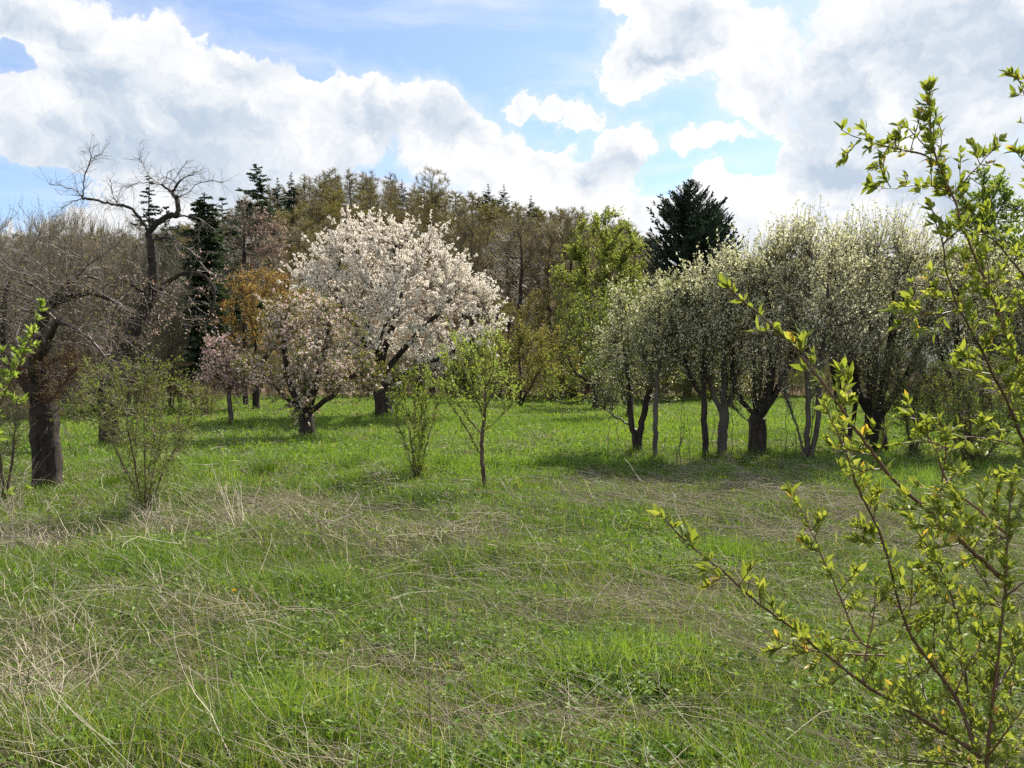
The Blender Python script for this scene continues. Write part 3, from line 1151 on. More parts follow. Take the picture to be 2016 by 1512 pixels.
    conifer('dark_conifer', 'second dark evergreen top leaning against the broad conifer on its right', b, P(1400, 402, 53.5)[2] - b[2], lambda q: 0.62 * yew_prof(q), 300, 14000, 0.05, 'needle', (0.2, 0.42), 0.34, rb=0.2, lift=0.25, irr=0.2)
    # dark ivy-clad conifer left
    b = base_at(402, 33)
    H = P(405, 378, 33)[2] - b[2]
    conifer('dark_conifer', 'narrow dark spruce behind the leaning tree, hung with pale dead twigs low down', b, H, lambda q: np.interp(q, [0, 0.3, 0.75, 0.93, 1], [0.5, 0.62, 0.55, 0.34, 0.12]), 420, 30000, 0.22, 'needle_fresh', (0.1, 0.28), 0.36, rb=0.16, z0=0.16, irr=0.4)
    # yellow-green tree
    rng = np.random.default_rng(91)
    b = base_at(1188, 57)
    d = 57.0
    env = env_px(b, d, [(1190, 498, 72, 86), (1140, 570, 52, 95), (1228, 540, 52, 100), (1180, 650, 75, 80)])
    tree('maple', 'bright yellow-green flowering maple in front of the forest edge', 'tree', b, [poly_px(b, d, [(1188, 790), (1180, 700), (1186, 600), (1192, 500)]), poly_px(b, d, [(1184, 680), (1160, 600), (1150, 530)]), poly_px(b, d, [(1184, 660), (1205, 580), (1222, 520)])],
         env, 0.2, n_attr=480, step=0.4, tw=dict(n=3600, L=(0.4, 1.1), up=0.35, r=0.009, rmax=0.1), di=4, thr=0.05,
         fol=[dict(mat='leaf_yellow', n=36000, size=(0.1, 0.18), asp=0.7, mask=lambda p: np.clip(0.2 + (p[:, 2] - 4.5) / 5.5, 0.12, 1)), dict(mat='leaf_mid', n=4000, size=(0.08, 0.14), asp=0.7)], twigm='twig_olive')
    # bronze tree
    rng = np.random.default_rng(92)
    d = 36.0
    b = base_at(505, d)
    env = env_px(b, d, [(500, 595, 105, 62), (440, 625, 55, 58), (565, 610, 60, 70), (500, 665, 95, 60)])
    tree('bronze_tree', 'round bronze-orange leafing tree left of the white cherry', 'tree', b, [poly_px(b, d, [(505, 812), (505, 730), (500, 640)]), poly_px(b, d, [(505, 740), (455, 650)]), poly_px(b, d, [(505, 735), (555, 650)])], env, 0.15,
         n_attr=420, step=0.28, tw=dict(n=2600, L=(0.3, 0.8), up=0.6, r=0.006, rmax=0.06), di=3, fol=[dict(mat='leaf_orange', n=13000, size=(0.06, 0.12), asp=0.6, mask=lambda p: np.clip((p[:, 2] - 1.9) / 2.2, 0.12, 1))], twigm='twig_brown')
    # bare larch-like tree with faint blossom
    rng = np.random.default_rng(93)
    d = 40.0
    b = base_at(484, d)
    env = env_px(b, d, [(490, 500, 65, 75), (520, 480, 45, 55), (450, 520, 40, 55), (482, 440, 18, 40)])
    tree('blossom_tree', 'thin grey single-stemmed tree with faint pinkish bloom behind the bronze tree', 'tree', b, [poly_px(b, d, [(484, 806), (482, 700), (481, 560), (480, 410)])], env, 0.13, n_attr=300, step=0.3,
         tw=dict(n=2600, L=(0.4, 1.1), up=0.3, out=0.5, r=0.007, rmax=0.06), di=3, fol=[dict(mat='bud_pink', n=5200, size=(0.06, 0.11), vm=0.7, asp=0.8, mask=lambda p: np.clip(0.25 + p[:, 0] * 0.5, 0.1, 1))], twigm='twig_grey')

    # grey thicket behind on the left: upright many-stemmed bare shrubs
    rng = np.random.default_rng(94)

    def thicket(name, label, H, W, stems, seed, twm, fol, n_tw=1500, one=True, cat='tree', bark='bark_grey', rb=0.06, up=0.7, rtw=0.006):
        global rng
        rng = np.random.default_rng(seed)
        pl = []
        for i in range(stems):
            a = rng.uniform(0, 6.28); r0 = rng.uniform(0.0, W * 0.16); r1 = rng.uniform(0.2, 1.0) * W * 0.45
            h1 = H * rng.uniform(0.55, 0.92)
            s = np.array([math.cos(a), math.sin(a), 0])
            if i == 0: r0 = 0.0
            pl.append([s * r0, s * (r0 + (r1 - r0) * 0.35) + np.array([0, 0, h1 * 0.4]), s * r1 + np.array([rng.normal(0, 0.1), rng.normal(0, 0.1), h1])])
        pos_p = pl
        env = [(0, 0, H * 0.6, W * 0.5, W * 0.5, H * 0.4), (0, 0, H * 0.45, W * 0.42, W * 0.42, H * 0.3)]
        return tree(name, label, cat, (0, -500, 0), pos_p, env, rb, n_attr=160, step=0.32, shell=0.6, tw=dict(n=n_tw, L=(0.4, 1.2), up=up, out=0.2, rand=0.45, r=rtw, rmax=rb * 0.5, zmin=H * 0.1), di=2.5, thr=rb * 0.3,
                    fol=fol, bark=bark, twigm=twm, sides=5, one=one)

    th = [thicket('scrub_tree', 'x', 8.5, 3.2, 6, 41, 'twig_grey', [dict(mat='bud_pink', n=350, size=(0.04, 0.08), vm=0.25), dict(mat='leaf_olive', n=700, size=(0.04, 0.08))]),
          thicket('scrub_tree', 'x', 9.0, 2.8, 5, 42, 'twig_brown', [dict(mat='leaf_olive', n=1300, size=(0.04, 0.09))]),
          thicket('scrub_tree', 'x', 8.0, 3.6, 8, 43, 'twig_grey', [dict(mat='leaf_olive', n=900, size=(0.04, 0.08))])]
    tl = ['grey leafless scrub tree with pinkish buds in the thicket beyond the old apple tree', 'brown scrub tree with olive buds in the thicket beyond the old apple tree', 'grey many-stemmed bare scrub tree in the thicket beyond the old apple tree']
    tg = ['pink-budded scrub trees', 'olive-budded scrub trees', 'many-stemmed bare scrub trees']
    rng = np.random.default_rng(95)
    fs = [True] * 3
    for i in range(50):
        px = -160 + i * 10.0 + rng.normal(0, 6)
        d = rng.uniform(27, 48)
        top = np.interp(px, [-100, 0, 120, 250, 330, 400], [400, 440, 418, 440, 470, 500]) + rng.normal(0, 22)
        b = base_at(px, d)
        k = int(rng.integers(0, 3))
        Hh = (8.5, 9.0, 8.0)[k]
        s = max((P(px, top, d)[2] - b[2]) / (Hh * 1.04), 0.3)
        if fs[k]:
            fs[k] = False
            th[k].location = b; th[k].scale = (s * 0.9, s * 0.9, s); th[k]['label'] = tl[k]; th[k]['group'] = tg[k]
        else:
            dup(th[k], b, rng.uniform(0, 6.28), (s * 0.9, s * 0.9, s), tl[k], tg[k])

    # hedge of low shrubs along the far edge of the meadow
    bs = [thicket('hedge_shrub', 'x', 3.0, 3.0, 9, 51, 'twig_brown', [dict(mat='dead_leaf', n=900, size=(0.05, 0.1))], 1400, bark='bark_brown', rb=0.04, up=0.35),
          thicket('hedge_shrub', 'x', 3.4, 2.8, 8, 52, 'twig_olive', [dict(mat='leaf_mid', n=2400, size=(0.05, 0.1))], 1100, bark='bark_brown', rb=0.04, up=0.35),
          thicket('hedge_shrub', 'x', 4.2, 3.2, 8, 53, 'twig_olive', [dict(mat='leaf_olive', n=2600, size=(0.05, 0.1), vm=0.7)], 1200, bark='bark_brown', rb=0.045, up=0.4)]
    bl = ['rusty brown leafless bramble shrub at the far edge of the meadow', 'green leafing shrub at the far edge of the meadow', 'olive budding shrub at the far edge of the meadow']
    bg_ = ['brown bramble shrubs', 'green shrubs of the far edge', 'olive shrubs of the far edge']
    rng = np.random.default_rng(96)
    fs = [True] * 3
    for i in range(126):
        px = -140 + i * 18.4 + rng.normal(0, 9)
        d = rng.uniform(48, 57)
        if 120 < px < 420: d = rng.uniform(29, 46)
        if px <= 120: d = rng.uniform(19, 34)
        if px > 1420: d = rng.uniform(34, 56)
        if 690 < px < 900: k = rng.choice([0, 0, 0, 1])
        elif px < 420: k = rng.choice([0, 1, 0, 2])
        else: k = rng.choice([1, 2, 2, 0])
        hpx = rng.uniform(55, 120) * (1.0 if px > 900 else 0.9)
        b = base_at(px, d)
        s = hpx / F * d / (3.0, 3.4, 4.2)[k]
        s = max(min(s, 1.5), 0.35)
        if fs[k]:
            fs[k] = False
            bs[k].location = b; bs[k].scale = (s, s, s); bs[k]['label'] = bl[k]; bs[k]['group'] = bg_[k]; bs[k]['category'] = 'shrub'
        else:
            o = dup(bs[k], b, rng.uniform(0, 6.28), s, bl[k], bg_[k])
            o['category'] = 'shrub'

    # green trees and shrubs in the middle, right of the cherry
    def px_tree(name, label, cat, px, d, base_py_ignored, polys, env, rb, seed, **kw):
        global rng
        rng = np.random.default_rng(seed)
        b = base_at(px, d)
        return tree(name, label, cat, b, [poly_px(b, d, q) for q in polys], env_px(b, d, env), rb, **kw)

    px_tree('olive_bush', 'rounded olive-yellow bush right behind the bright young tree', 'bush', 1025, 40, 0, [[(1025, 800), (1025, 740), (1020, 690)], [(1022, 795), (985, 735)], [(1026, 795), (1062, 730)]],
            [(1040, 700, 45, 55), (990, 725, 48, 50), (1060, 745, 45, 45)], 0.1, 101, n_attr=320, step=0.24, tw=dict(n=1700, L=(0.3, 0.7), up=0.3, r=0.006, rmax=0.05), di=3,
            fol=[dict(mat='leaf_olive', n=5200, size=(0.06, 0.11), asp=0.65, vm=0.7), dict(mat='leaf_yellow', n=2400, size=(0.06, 0.1), asp=0.65, vm=0.35)], twigm='twig_olive')
    for (px, d, cx, cy_, rx, ry, sd, mt, lab) in [(935, 44, 935, 735, 50, 60, 171, 'leaf_mid', 'soft green bush peeping out under the right side of the white cherry'), (1088, 46, 1088, 715, 48, 75, 172, 'leaf_olive', 'olive bush between the rounded bush and the spreading tree'),
                                              (1130, 50, 1135, 660, 50, 90, 173, 'leaf_mid', 'tall green bush standing under the left edge of the maple'), (980, 52, 985, 660, 50, 75, 174, 'leaf_olive', 'brownish olive bush against the forest edge right of the white cherry'),
                                              (1065, 55, 1065, 640, 45, 70, 175, 'leaf_olive', 'thin olive bush under the tall forest-edge trees'), (1290, 44, 1290, 720, 60, 75, 176, 'leaf_mid', 'green bush seen between the first orchard trunks'), (1400, 46, 1400, 740, 70, 60, 177, 'leaf_mid', 'low green bush seen behind the middle orchard trunks')]:
        px_tree('bush', lab, 'bush', px, d, 0, [[(px, 792), (px, 750), (cx, cy_)], [(px, 790), (cx - rx * .6, cy_)], [(px, 790), (cx + rx * .6, cy_ + 10)]], [(cx, cy_, rx, ry), (cx - rx * .4, cy_ + ry * .4, rx * .8, ry * .6), (cx + rx * .5, cy_ + ry * .3, rx * .7, ry * .6)], 0.09, sd,
                n_attr=260, step=0.3, tw=dict(n=1700, L=(0.3, 0.9), up=0.4, r=0.007, rmax=0.05), di=3, fol=[dict(mat=mt, n=6500, size=(0.07, 0.13), asp=0.65, vm=0.75)], twigm='twig_olive', part='stem')
    px_tree('spreading_tree', 'spreading tree with low sweeping boughs and yellow-green leaves left of the orchard row', 'tree', 1172, 37, 0,
            [[(1172, 806), (1174, 770), (1176, 690), (1185, 610)], [(1174, 775), (1120, 800), (1075, 778)], [(1174, 760), (1130, 735), (1110, 680)], [(1175, 750), (1220, 690), (1230, 620)]],
            [(1175, 655, 65, 70), (1120, 735, 45, 50), (1200, 740, 50, 45), (1085, 775, 30, 18), (1205, 615, 40, 50)], 0.15, 102, n_attr=420, step=0.24, tw=dict(n=1500, L=(0.3, 0.7), up=0.25, r=0.006, rmax=0.05), di=3,
            fol=[dict(mat='leaf_yellow', n=2600, size=(0.08, 0.14), asp=0.65, vm=0.4), dict(mat='leaf_mid', n=3400, size=(0.07, 0.12), asp=0.65)])
    px_tree('leafing_tree', 'dark-boughed tree with sparse bright leaves between the maple and the orchard row', 'tree', 1240, 30, 0,
            [[(1240, 820), (1243, 740), (1235, 640), (1232, 580)]], [(1235, 640, 60, 80), (1225, 720, 60, 60)], 0.12, 103, n_attr=260, step=0.24, tw=dict(n=1300, L=(0.3, 0.8), up=0.4, r=0.005, rmax=0.05), di=3,
            fol=[dict(mat='leaf_yellow', n=1500, size=(0.07, 0.12), asp=0.65, vm=0.4), dict(mat='leaf_mid', n=1700, size=(0.06, 0.11), asp=0.65)])
    px_tree('green_tree', 'leafy green tree rising behind the right end of the orchard row', 'tree', 1942, 36, 0, [[(1942, 806), (1940, 640), (1938, 500), (1936, 390)], [(1938, 470), (1975, 400)], [(1938, 460), (1900, 410)]],
            [(1940, 395, 52, 66), (1985, 450, 50, 70), (1905, 470, 40, 80), (1950, 520, 70, 70)], 0.2, 104, n_attr=300, step=0.34, tw=dict(n=900, L=(0.3, 0.7), up=0.4, r=0.007, rmax=0.07), di=4,
            fol=[dict(mat='leaf_fresh', n=7000, size=(0.11, 0.2), asp=0.6, vm=0.4)], twigm='twig_dark')

    # ================================================================== the white cherry
    px_tree('cherry_tree', 'large cherry tree covered all over in white blossom', 'tree', 755, 29.5, 0,
            [[(757, 822), (752, 780), (742, 725), (730, 660), (712, 600)], [(745, 735), (765, 660), (790, 590), (800, 520)], [(738, 700), (690, 630), (650, 560)], [(750, 740), (800, 680), (860, 620), (900, 570)], [(755, 760), (830, 720), (900, 690), (960, 650)],
             [(740, 715, 0), (750, 660, -1.5), (770, 620, -2.5)], [(735, 680, 0), (720, 620, 1.5), (735, 560, 2.5)], [(742, 725), (690, 700, -1), (640, 660, -1.5)]],
            [(745, 545, 140, 105), (660, 575, 78, 100), (850, 600, 115, 100), (800, 490, 85, 50), (690, 490, 60, 45), (905, 640, 80, 60), (965, 635, 45, 25), (780, 655, 140, 70), (850, 700, 70, 35)], 0.3, 111, pw=1.6,
            n_attr=800, step=0.3, shell=0.6, tw=dict(n=2300, L=(0.35, 1.25), up=0.35, out=0.5, r=0.011, rmax=0.09), di=3.5, thr=0.035,
            fol=[dict(mat='petal_white', n=17000, size=(0.04, 0.078), ros=6, off=0.03, part='blossom', t0=0.1, vm=0.6, mask=lambda p: np.clip(0.45 + (p[:, 2] - 2.2) * 0.25, 0.3, 1))])

    # pink blossomed apple trees
    def pink_mask(p):
        return np.clip((fbm(p[:, 0] + 30, p[:, 2] + p[:, 1], 0.9, 6) - 0.42) * 3.5 + np.where((p[:, 0] > -0.75) & (p[:, 0] < 1.1), 0.45, -0.25), 0.03, 1)
    px_tree('apple_tree', 'wide low apple tree in pink and white blossom, in front of the white cherry', 'tree', 606, 20.8, 0,
            [[(606, 858), (604, 832), (602, 812)], [(602, 815), (580, 780), (562, 720), (560, 640)], [(604, 812), (622, 760), (640, 690), (650, 630)], [(602, 812), (570, 790), (530, 750), (480, 720)], [(606, 814), (660, 775), (700, 730), (735, 745)], [(604, 812, 0), (600, 760, -0.9), (600, 700, -1.2)], [(604, 812, 0), (612, 750, 0.9), (600, 680, 1.3)]],
            [(600, 660, 75, 82), (560, 640, 45, 60), (655, 680, 55, 80), (700, 740, 60, 45), (640, 740, 60, 40), (515, 720, 45, 42), (545, 745, 45, 38)], 0.2, 112, pw=1.6,
            n_attr=620, step=0.2, shell=0.6, tw=dict(n=2100, L=(0.15, 0.55), up=0.05, out=0.3, r=0.005, rmax=0.06, droop=0.06, sub=1500), di=2.5, thr=0.04,
            fol=[dict(mat='leaf_olive', n=9500, size=(0.04, 0.07), asp=0.6, vm=0.7), dict(mat='leaf_mid', n=5500, size=(0.04, 0.065), asp=0.6, vm=0.7), dict(mat='petal_pink', n=6500, vm=0.85, size=(0.022, 0.044), ros=6, off=0.02, part='blossom', mask=pink_mask)])
    px_tree('apple_tree', 'small pale-trunked apple tree in dull pink bud left of the wide apple tree', 'tree', 455, 25.3, 0,
            [[(456, 836), (453, 800), (448, 760), (445, 720)], [(450, 775), (415, 720)], [(450, 770), (480, 710)]],
            [(440, 715, 50, 50), (430, 690, 35, 35), (480, 740, 40, 40), (410, 745, 28, 30)], 0.085, 113, n_attr=280, step=0.2, tw=dict(n=1200, L=(0.15, 0.55), up=0.0, r=0.0045, rmax=0.05, droop=0.08, sub=700), di=2.5, bark='bark_grey',
            fol=[dict(mat='petal_pink', n=1900, size=(0.022, 0.04), ros=5, part='blossom', vm=0.4), dict(mat='leaf_olive', n=2000, size=(0.03, 0.055), asp=0.6)])

    # ================================================================== left: old apple tree and the leaning dead-topped tree
    px_tree('old_apple_tree', 'gnarled old apple tree with a thick dark trunk at the left, barely in bud', 'tree', 93, 11.4, 0,
            [[(93, 968), (92, 900), (88, 850), (84, 790)], [(86, 800), (40, 735, 0.3), (0, 690, 0.6), (-60, 600, 0.8)], [(80, 790), (60, 720, -0.2), (90, 690, -0.3), (112, 632, -0.5)], [(70, 750), (75, 660, 0.2), (92, 600, 0.3), (150, 545, 0.4), (190, 510, 0.5), (235, 478, 0.6)],
             [(92, 605, 0.3), (150, 580, 0.2), (180, 575, 0.1), (240, 600, 0)], [(90, 830), (118, 800, -0.2), (135, 770, -0.4)], [(112, 632, -0.5), (160, 650, -0.6), (200, 690, -0.6), (230, 740, -0.5)], [(5, 690, 0.5), (10, 560, 0.7), (55, 490, 0.9), (85, 452, 1.0)],
             [(0, 690, 0.6), (-80, 680, 0.5), (-150, 640, 0.4)], [(150, 545, 0.4), (200, 545, 0.8), (215, 600, 1.0)], [(40, 735, .3), (30, 650, 1.2), (60, 600, 1.6)]],
            [(40, 610, 130, 120), (150, 590, 110, 80), (-60, 600, 120, 130), (150, 690, 100, 60), (70, 520, 90, 60)], 0.175, 121, pw=1.5, n_attr=480, step=0.14, shell=0.6,
            tw=dict(n=1500, L=(0.2, 0.7), up=0.1, out=0.15, rand=0.8, r=0.0035, rmax=0.05, sub=2000), di=2.0, thr=0.02, sides=14, rough=0.09,
            fol=[dict(mat='bud_pink', n=1700, size=(0.018, 0.035), asp=0.8, vm=0.45), dict(mat='leaf_olive', n=2200, size=(0.02, 0.035)), dict(mat='leaf_mid', n=1500, size=(0.02, 0.035))])
    rng = np.random.default_rng(1211)
    # cluster of dead brown leaves and shoots on the crown of its trunk
    px_tree('epicormic_shoots', 'bristling tuft of reddish-brown shoots on top of the old apple trunk', 'shoots', 95, 11.25, 0, [[(92, 800), (92, 770), (90, 730)], [(92, 795), (130, 750)], [(90, 790), (55, 745)]],
            [(92, 735, 75, 50, 0.7), (135, 765, 40, 40, 0.6), (50, 720, 40, 50, 0.6)], 0.02, 122, n_attr=120, step=0.07, tw=dict(n=800, L=(0.12, 0.35), up=0.35, r=0.0025, rmax=0.02), di=1.0, thr=0.009,
            fol=[dict(mat='dead_leaf', n=1300, size=(0.02, 0.04), asp=0.7, vm=0.6), dict(mat='leaf_olive', n=600, size=(0.02, 0.035))], twigm='twig_red', bark='bark_brown', part='stem')

    px_tree('leaning_tree', 'leaning old fruit tree with a bare forked top against the sky', 'tree', 222, 18.0, 0,
            [[(216, 880), (214, 800), (226, 735), (248, 680), (266, 640), (292, 590), (300, 560), (301, 520), (298, 480), (293, 458)],
             [(293, 458), (275, 425), (250, 405), (232, 403), (215, 402), (190, 393), (165, 390), (140, 398), (121, 409)],
             [(163, 388), (150, 374), (120, 366), (96, 362)], [(163, 386), (166, 360), (170, 335), (181, 312), (176, 292)],
             [(181, 312), (200, 303)], [(293, 460), (305, 440), (330, 425), (352, 424)], [(352, 424), (350, 395), (338, 378), (318, 364), (296, 360), (272, 360), (250, 369)],
             [(352, 424), (372, 425), (392, 430), (403, 438)], [(318, 364), (296, 350), (285, 330), (275, 313)], [(350, 395), (330, 368, 0.5), (350, 345, 0.8), (368, 316, 1.0)],
             [(345, 388), (365, 385, -0.4), (385, 362, -0.6), (415, 355, -0.7), (440, 358, -0.7)], [(338, 378), (358, 352, -0.3), (390, 338, -0.5)],
             [(300, 475), (325, 466, -0.3), (350, 478, -0.5), (378, 495, -0.6), (392, 515, -0.6), (410, 535, -0.5), (428, 548, -0.4)],
             [(302, 575), (325, 560, 0.2), (345, 545, 0.3), (372, 534, 0.3), (402, 542, 0.2), (420, 560, 0.1), (424, 590, 0), (405, 640, 0)],
             [(232, 403), (222, 385), (217, 355)], [(293, 470), (270, 440, .4), (262, 415, .6)], [(302, 575), (280, 540, -.5), (245, 500, -.8), (220, 480, -.9)], [(296, 590), (260, 560, -.5), (225, 540, -.8)]],
            [(300, 590, 80, 70), (240, 570, 70, 60), (350, 600, 60, 50), (250, 660, 70, 50), (345, 360, 60, 34), (340, 480, 60, 40)], 0.19, 123, pw=1.5, n_attr=240, step=0.16, shell=0.6,
            tw=dict(n=1000, L=(0.12, 0.5), up=0.0, out=0.2, rand=1.0, r=0.0042, rmax=0.03, sub=900), di=1.2, thr=0.016, jit=0.3, rough=0.09, sides=12,
            fol=[dict(mat='bud_pink', n=1900, size=(0.03, 0.06), asp=0.9, vm=0.75, mask=lambda p: np.clip((4.6 - p[:, 2]) / 1.0, 0, 1)), dict(mat='leaf_olive', n=900, size=(0.03, 0.05), mask=lambda p: np.clip((4.4 - p[:, 2]) / 1.0, 0, 1))])

    # ================================================================== orchard row on the right
    def pale_fol(n, vm=0.55, gf=0.45):
        return [dict(mat='leaf_pale', n=int(n * 2.1), size=(0.033, 0.062), asp=0.6, vm=vm, vs=0.3, hang=0.25, mask=lambda p: np.clip((p[:, 2] - 0.5) / 3.2, 0.1, 1)), dict(mat='leaf_mid', n=int(n * gf * 0.7), size=(0.035, 0.06), asp=0.6, hang=0.2, vm=0.7)]

    def lower(env):
        return [(e[0], e[1] + 30, e[2], e[3] * 0.9) + tuple(e[4:]) for e in env]

    row = dict(pw=1.65, step=0.17, shell=0.55, di=2.2)
    px_tree('plum_tree', 'two-stemmed dark plum tree at the left end of the orchard row, pale with opening leaves', 'tree', 1256, 16.6, 0,
            [[(1257, 886), (1258, 850), (1272, 800), (1285, 740), (1290, 660), (1290, 600)], [(1252, 884), (1245, 840), (1240, 790), (1232, 720), (1225, 640)], [(1258, 850), (1225, 830), (1190, 805)]],
            lower([(1255, 680, 76, 115), (1220, 720, 50, 75), (1290, 600, 55, 65), (1240, 590, 50, 45)]), 0.1, 131, n_attr=420, tw=dict(n=1275, L=(0.2, 0.75), up=0.6, out=0.25, rand=0.5, r=0.004, rmax=0.04, sub=675, zmin=0.9), fol=pale_fol(6800, 0.5, 0.75), bark='bark_dark', **row)
    px_tree('plum_tree', 'thin straight-stemmed plum sapling beside the two-stemmed plum tree', 'tree', 1291, 15.6, 0,
            [[(1290, 908), (1291, 850), (1292, 780), (1296, 700), (1300, 600)], [(1293, 740), (1318, 660), (1325, 590)], [(1292, 770), (1268, 700)]],
            lower([(1310, 640, 60, 105), (1325, 580, 50, 60)]), 0.05, 132, n_attr=220, tw=dict(n=680, L=(0.2, 0.70), up=0.7, r=0.004, rmax=0.03, sub=375, zmin=0.9), fol=pale_fol(3000, 0.45, 0.8), bark='bark_grey', **row)
    px_tree('plum_tree', 'slim plum tree just left of the stouter grey-trunked one in the orchard row', 'tree', 1390, 15.7, 0,
            [[(1389, 905), (1389, 850), (1386, 790), (1388, 700), (1380, 600)], [(1386, 790), (1350, 730), (1345, 660)]], lower([(1370, 650, 60, 110), (1345, 630, 50, 80)]), 0.062, 133, n_attr=240,
            tw=dict(n=765, L=(0.2, 0.75), up=0.7, r=0.004, rmax=0.035, sub=450, zmin=0.9), fol=pale_fol(3400, 0.6, 0.5), bark='bark_dark', **row)
    px_tree('plum_tree', 'grey-trunked plum tree left of the thick-trunked one in the orchard row', 'tree', 1423, 15.9, 0,
            [[(1421, 902), (1423, 850), (1424, 815), (1425, 700), (1420, 590), (1425, 540)], [(1424, 820), (1398, 760), (1375, 690), (1370, 600)], [(1424, 815), (1450, 760), (1455, 680)]],
            lower([(1410, 590, 80, 105), (1420, 660, 75, 85), (1445, 540, 60, 60), (1380, 540, 40, 40)]), 0.1, 134, n_attr=420, tw=dict(n=1360, L=(0.2, 0.80), up=0.75, r=0.004, rmax=0.04, sub=750, zmin=0.9), fol=pale_fol(6480, 0.7, 0.3), bark='bark_grey', **row)
    px_tree('plum_tree', 'thick dark-trunked plum tree forking low, in the middle of the orchard row', 'tree', 1492, 16.0, 0,
            [[(1491, 900), (1491, 850), (1492, 815)], [(1490, 818), (1470, 800), (1450, 775), (1440, 740), (1445, 660)], [(1494, 818), (1512, 780), (1520, 720), (1515, 630), (1500, 540)], [(1494, 822), (1530, 775), (1560, 700), (1570, 600)], [(1491, 818), (1488, 740), (1490, 640), (1480, 540)], [(1490, 850), (1465, 822), (1440, 800)], [(1492, 816, 0), (1500, 740, -1), (1495, 660, -1.4)], [(1492, 816, 0), (1498, 740, 1), (1505, 640, 1.4)]],
            lower([(1495, 570, 85, 110), (1465, 660, 60, 70), (1540, 640, 65, 80), (1530, 520, 70, 65), (1555, 475, 55, 45), (1470, 530, 50, 50)]), 0.165, 135, n_attr=620, tw=dict(n=1955, L=(0.2, 0.85), up=0.75, r=0.004, rmax=0.05, sub=1125, zmin=0.9), fol=pale_fol(9500, 0.6, 0.45), bark='bark_dark', sides=10, **row)
    px_tree('plum_tree', 'slanting many-stemmed plum tree with slender grey stems in the orchard row', 'tree', 1590, 15.2, 0,
            [[(1586, 910), (1578, 870), (1562, 820), (1540, 755), (1530, 690)], [(1587, 905), (1590, 850), (1592, 780), (1590, 680), (1595, 560)], [(1589, 908), (1606, 870), (1612, 790), (1620, 690), (1630, 560)], [(1588, 905, 0), (1600, 840, -.7), (1610, 760, -1), (1605, 650, -1.1)]],
            lower([(1600, 560, 80, 110), (1570, 640, 60, 90), (1635, 640, 65, 90), (1600, 490, 70, 55), (1640, 520, 50, 70)]), 0.085, 136, n_attr=480, tw=dict(n=1615, L=(0.25, 0.90), up=0.85, r=0.004, rmax=0.05, sub=900, zmin=0.9), fol=pale_fol(6290, 0.7, 0.25), bark='bark_grey', **row)
    px_tree('plum_tree', 'massive dark-trunked plum tree with a tall broom-like crown right of the slanting stems', 'tree', 1722, 16.9, 0,
            [[(1726, 884), (1724, 850), (1720, 812)], [(1716, 815), (1690, 780), (1675, 720), (1670, 620), (1665, 520)], [(1722, 815), (1738, 770), (1752, 700), (1760, 600), (1770, 500)], [(1720, 815), (1715, 740), (1715, 640), (1710, 500)], [(1724, 830), (1770, 770), (1810, 690), (1830, 600)], [(1720, 816, 0), (1725, 750, -1.1), (1730, 650, -1.6)], [(1720, 816, 0), (1700, 750, 1.1), (1695, 620, 1.7)]],
            lower([(1715, 540, 95, 110), (1680, 620, 75, 100), (1780, 590, 80, 110), (1730, 480, 80, 50), (1800, 500, 60, 50), (1740, 680, 90, 60)]), 0.21, 137, n_attr=760, tw=dict(n=2550, L=(0.25, 1.05), up=0.9, rand=0.4, r=0.0042, rmax=0.055, sub=1425, zmin=0.9), fol=pale_fol(12500, 0.65, 0.3), bark='bark_dark', sides=10, **row)
    px_tree('plum_tree', 'dark double-trunked plum tree behind the slanting stems in the orchard row', 'tree', 1672, 18.4, 0,
            [[(1668, 872), (1664, 830), (1650, 780), (1640, 700), (1640, 600)], [(1670, 868), (1682, 820), (1690, 760), (1688, 650)]], lower([(1655, 600, 70, 110), (1650, 500, 50, 50)]), 0.12, 138, n_attr=360, tw=dict(n=1190, L=(0.25, 0.90), up=0.85, r=0.0045, rmax=0.05, sub=600, zmin=0.9), fol=pale_fol(4680, 0.5, 0.5), bark='bark_dark', **row)
    px_tree('plum_tree', 'pale-leaved plum tree at the right end of the orchard row, half hidden by thorn twigs', 'tree', 1900, 17.5, 0,
            [[(1902, 880), (1900, 820), (1890, 720), (1880, 620), (1885, 520)], [(1900, 810), (1940, 720), (1960, 620)], [(1898, 800), (1860, 720), (1840, 640)]],
            lower([(1890, 600, 90, 100), (1960, 610, 80, 90), (1850, 560, 60, 70), (1930, 540, 70, 60)]), 0.13, 139, n_attr=520, tw=dict(n=1615, L=(0.25, 0.90), up=0.7, r=0.0042, rmax=0.05, sub=900, zmin=0.9), fol=pale_fol(7220, 0.6, 0.45), bark='bark_dark', **row)
    px_tree('plum_tree', 'plum tree at the picture edge beyond the right end of the orchard row', 'tree', 2055, 16.5, 0,
            [[(2055, 890), (2052, 820), (2040, 720), (2030, 620)], [(2052, 810), (2080, 720), (2090, 620)]], lower([(2050, 620, 80, 110), (2000, 650, 50, 70)]), 0.12, 140, n_attr=360, tw=dict(n=1105, L=(0.25, 0.90), up=0.7, r=0.0042, rmax=0.05, sub=525, zmin=0.9), fol=pale_fol(5000, 0.5, 0.6), bark='bark_dark', **row)
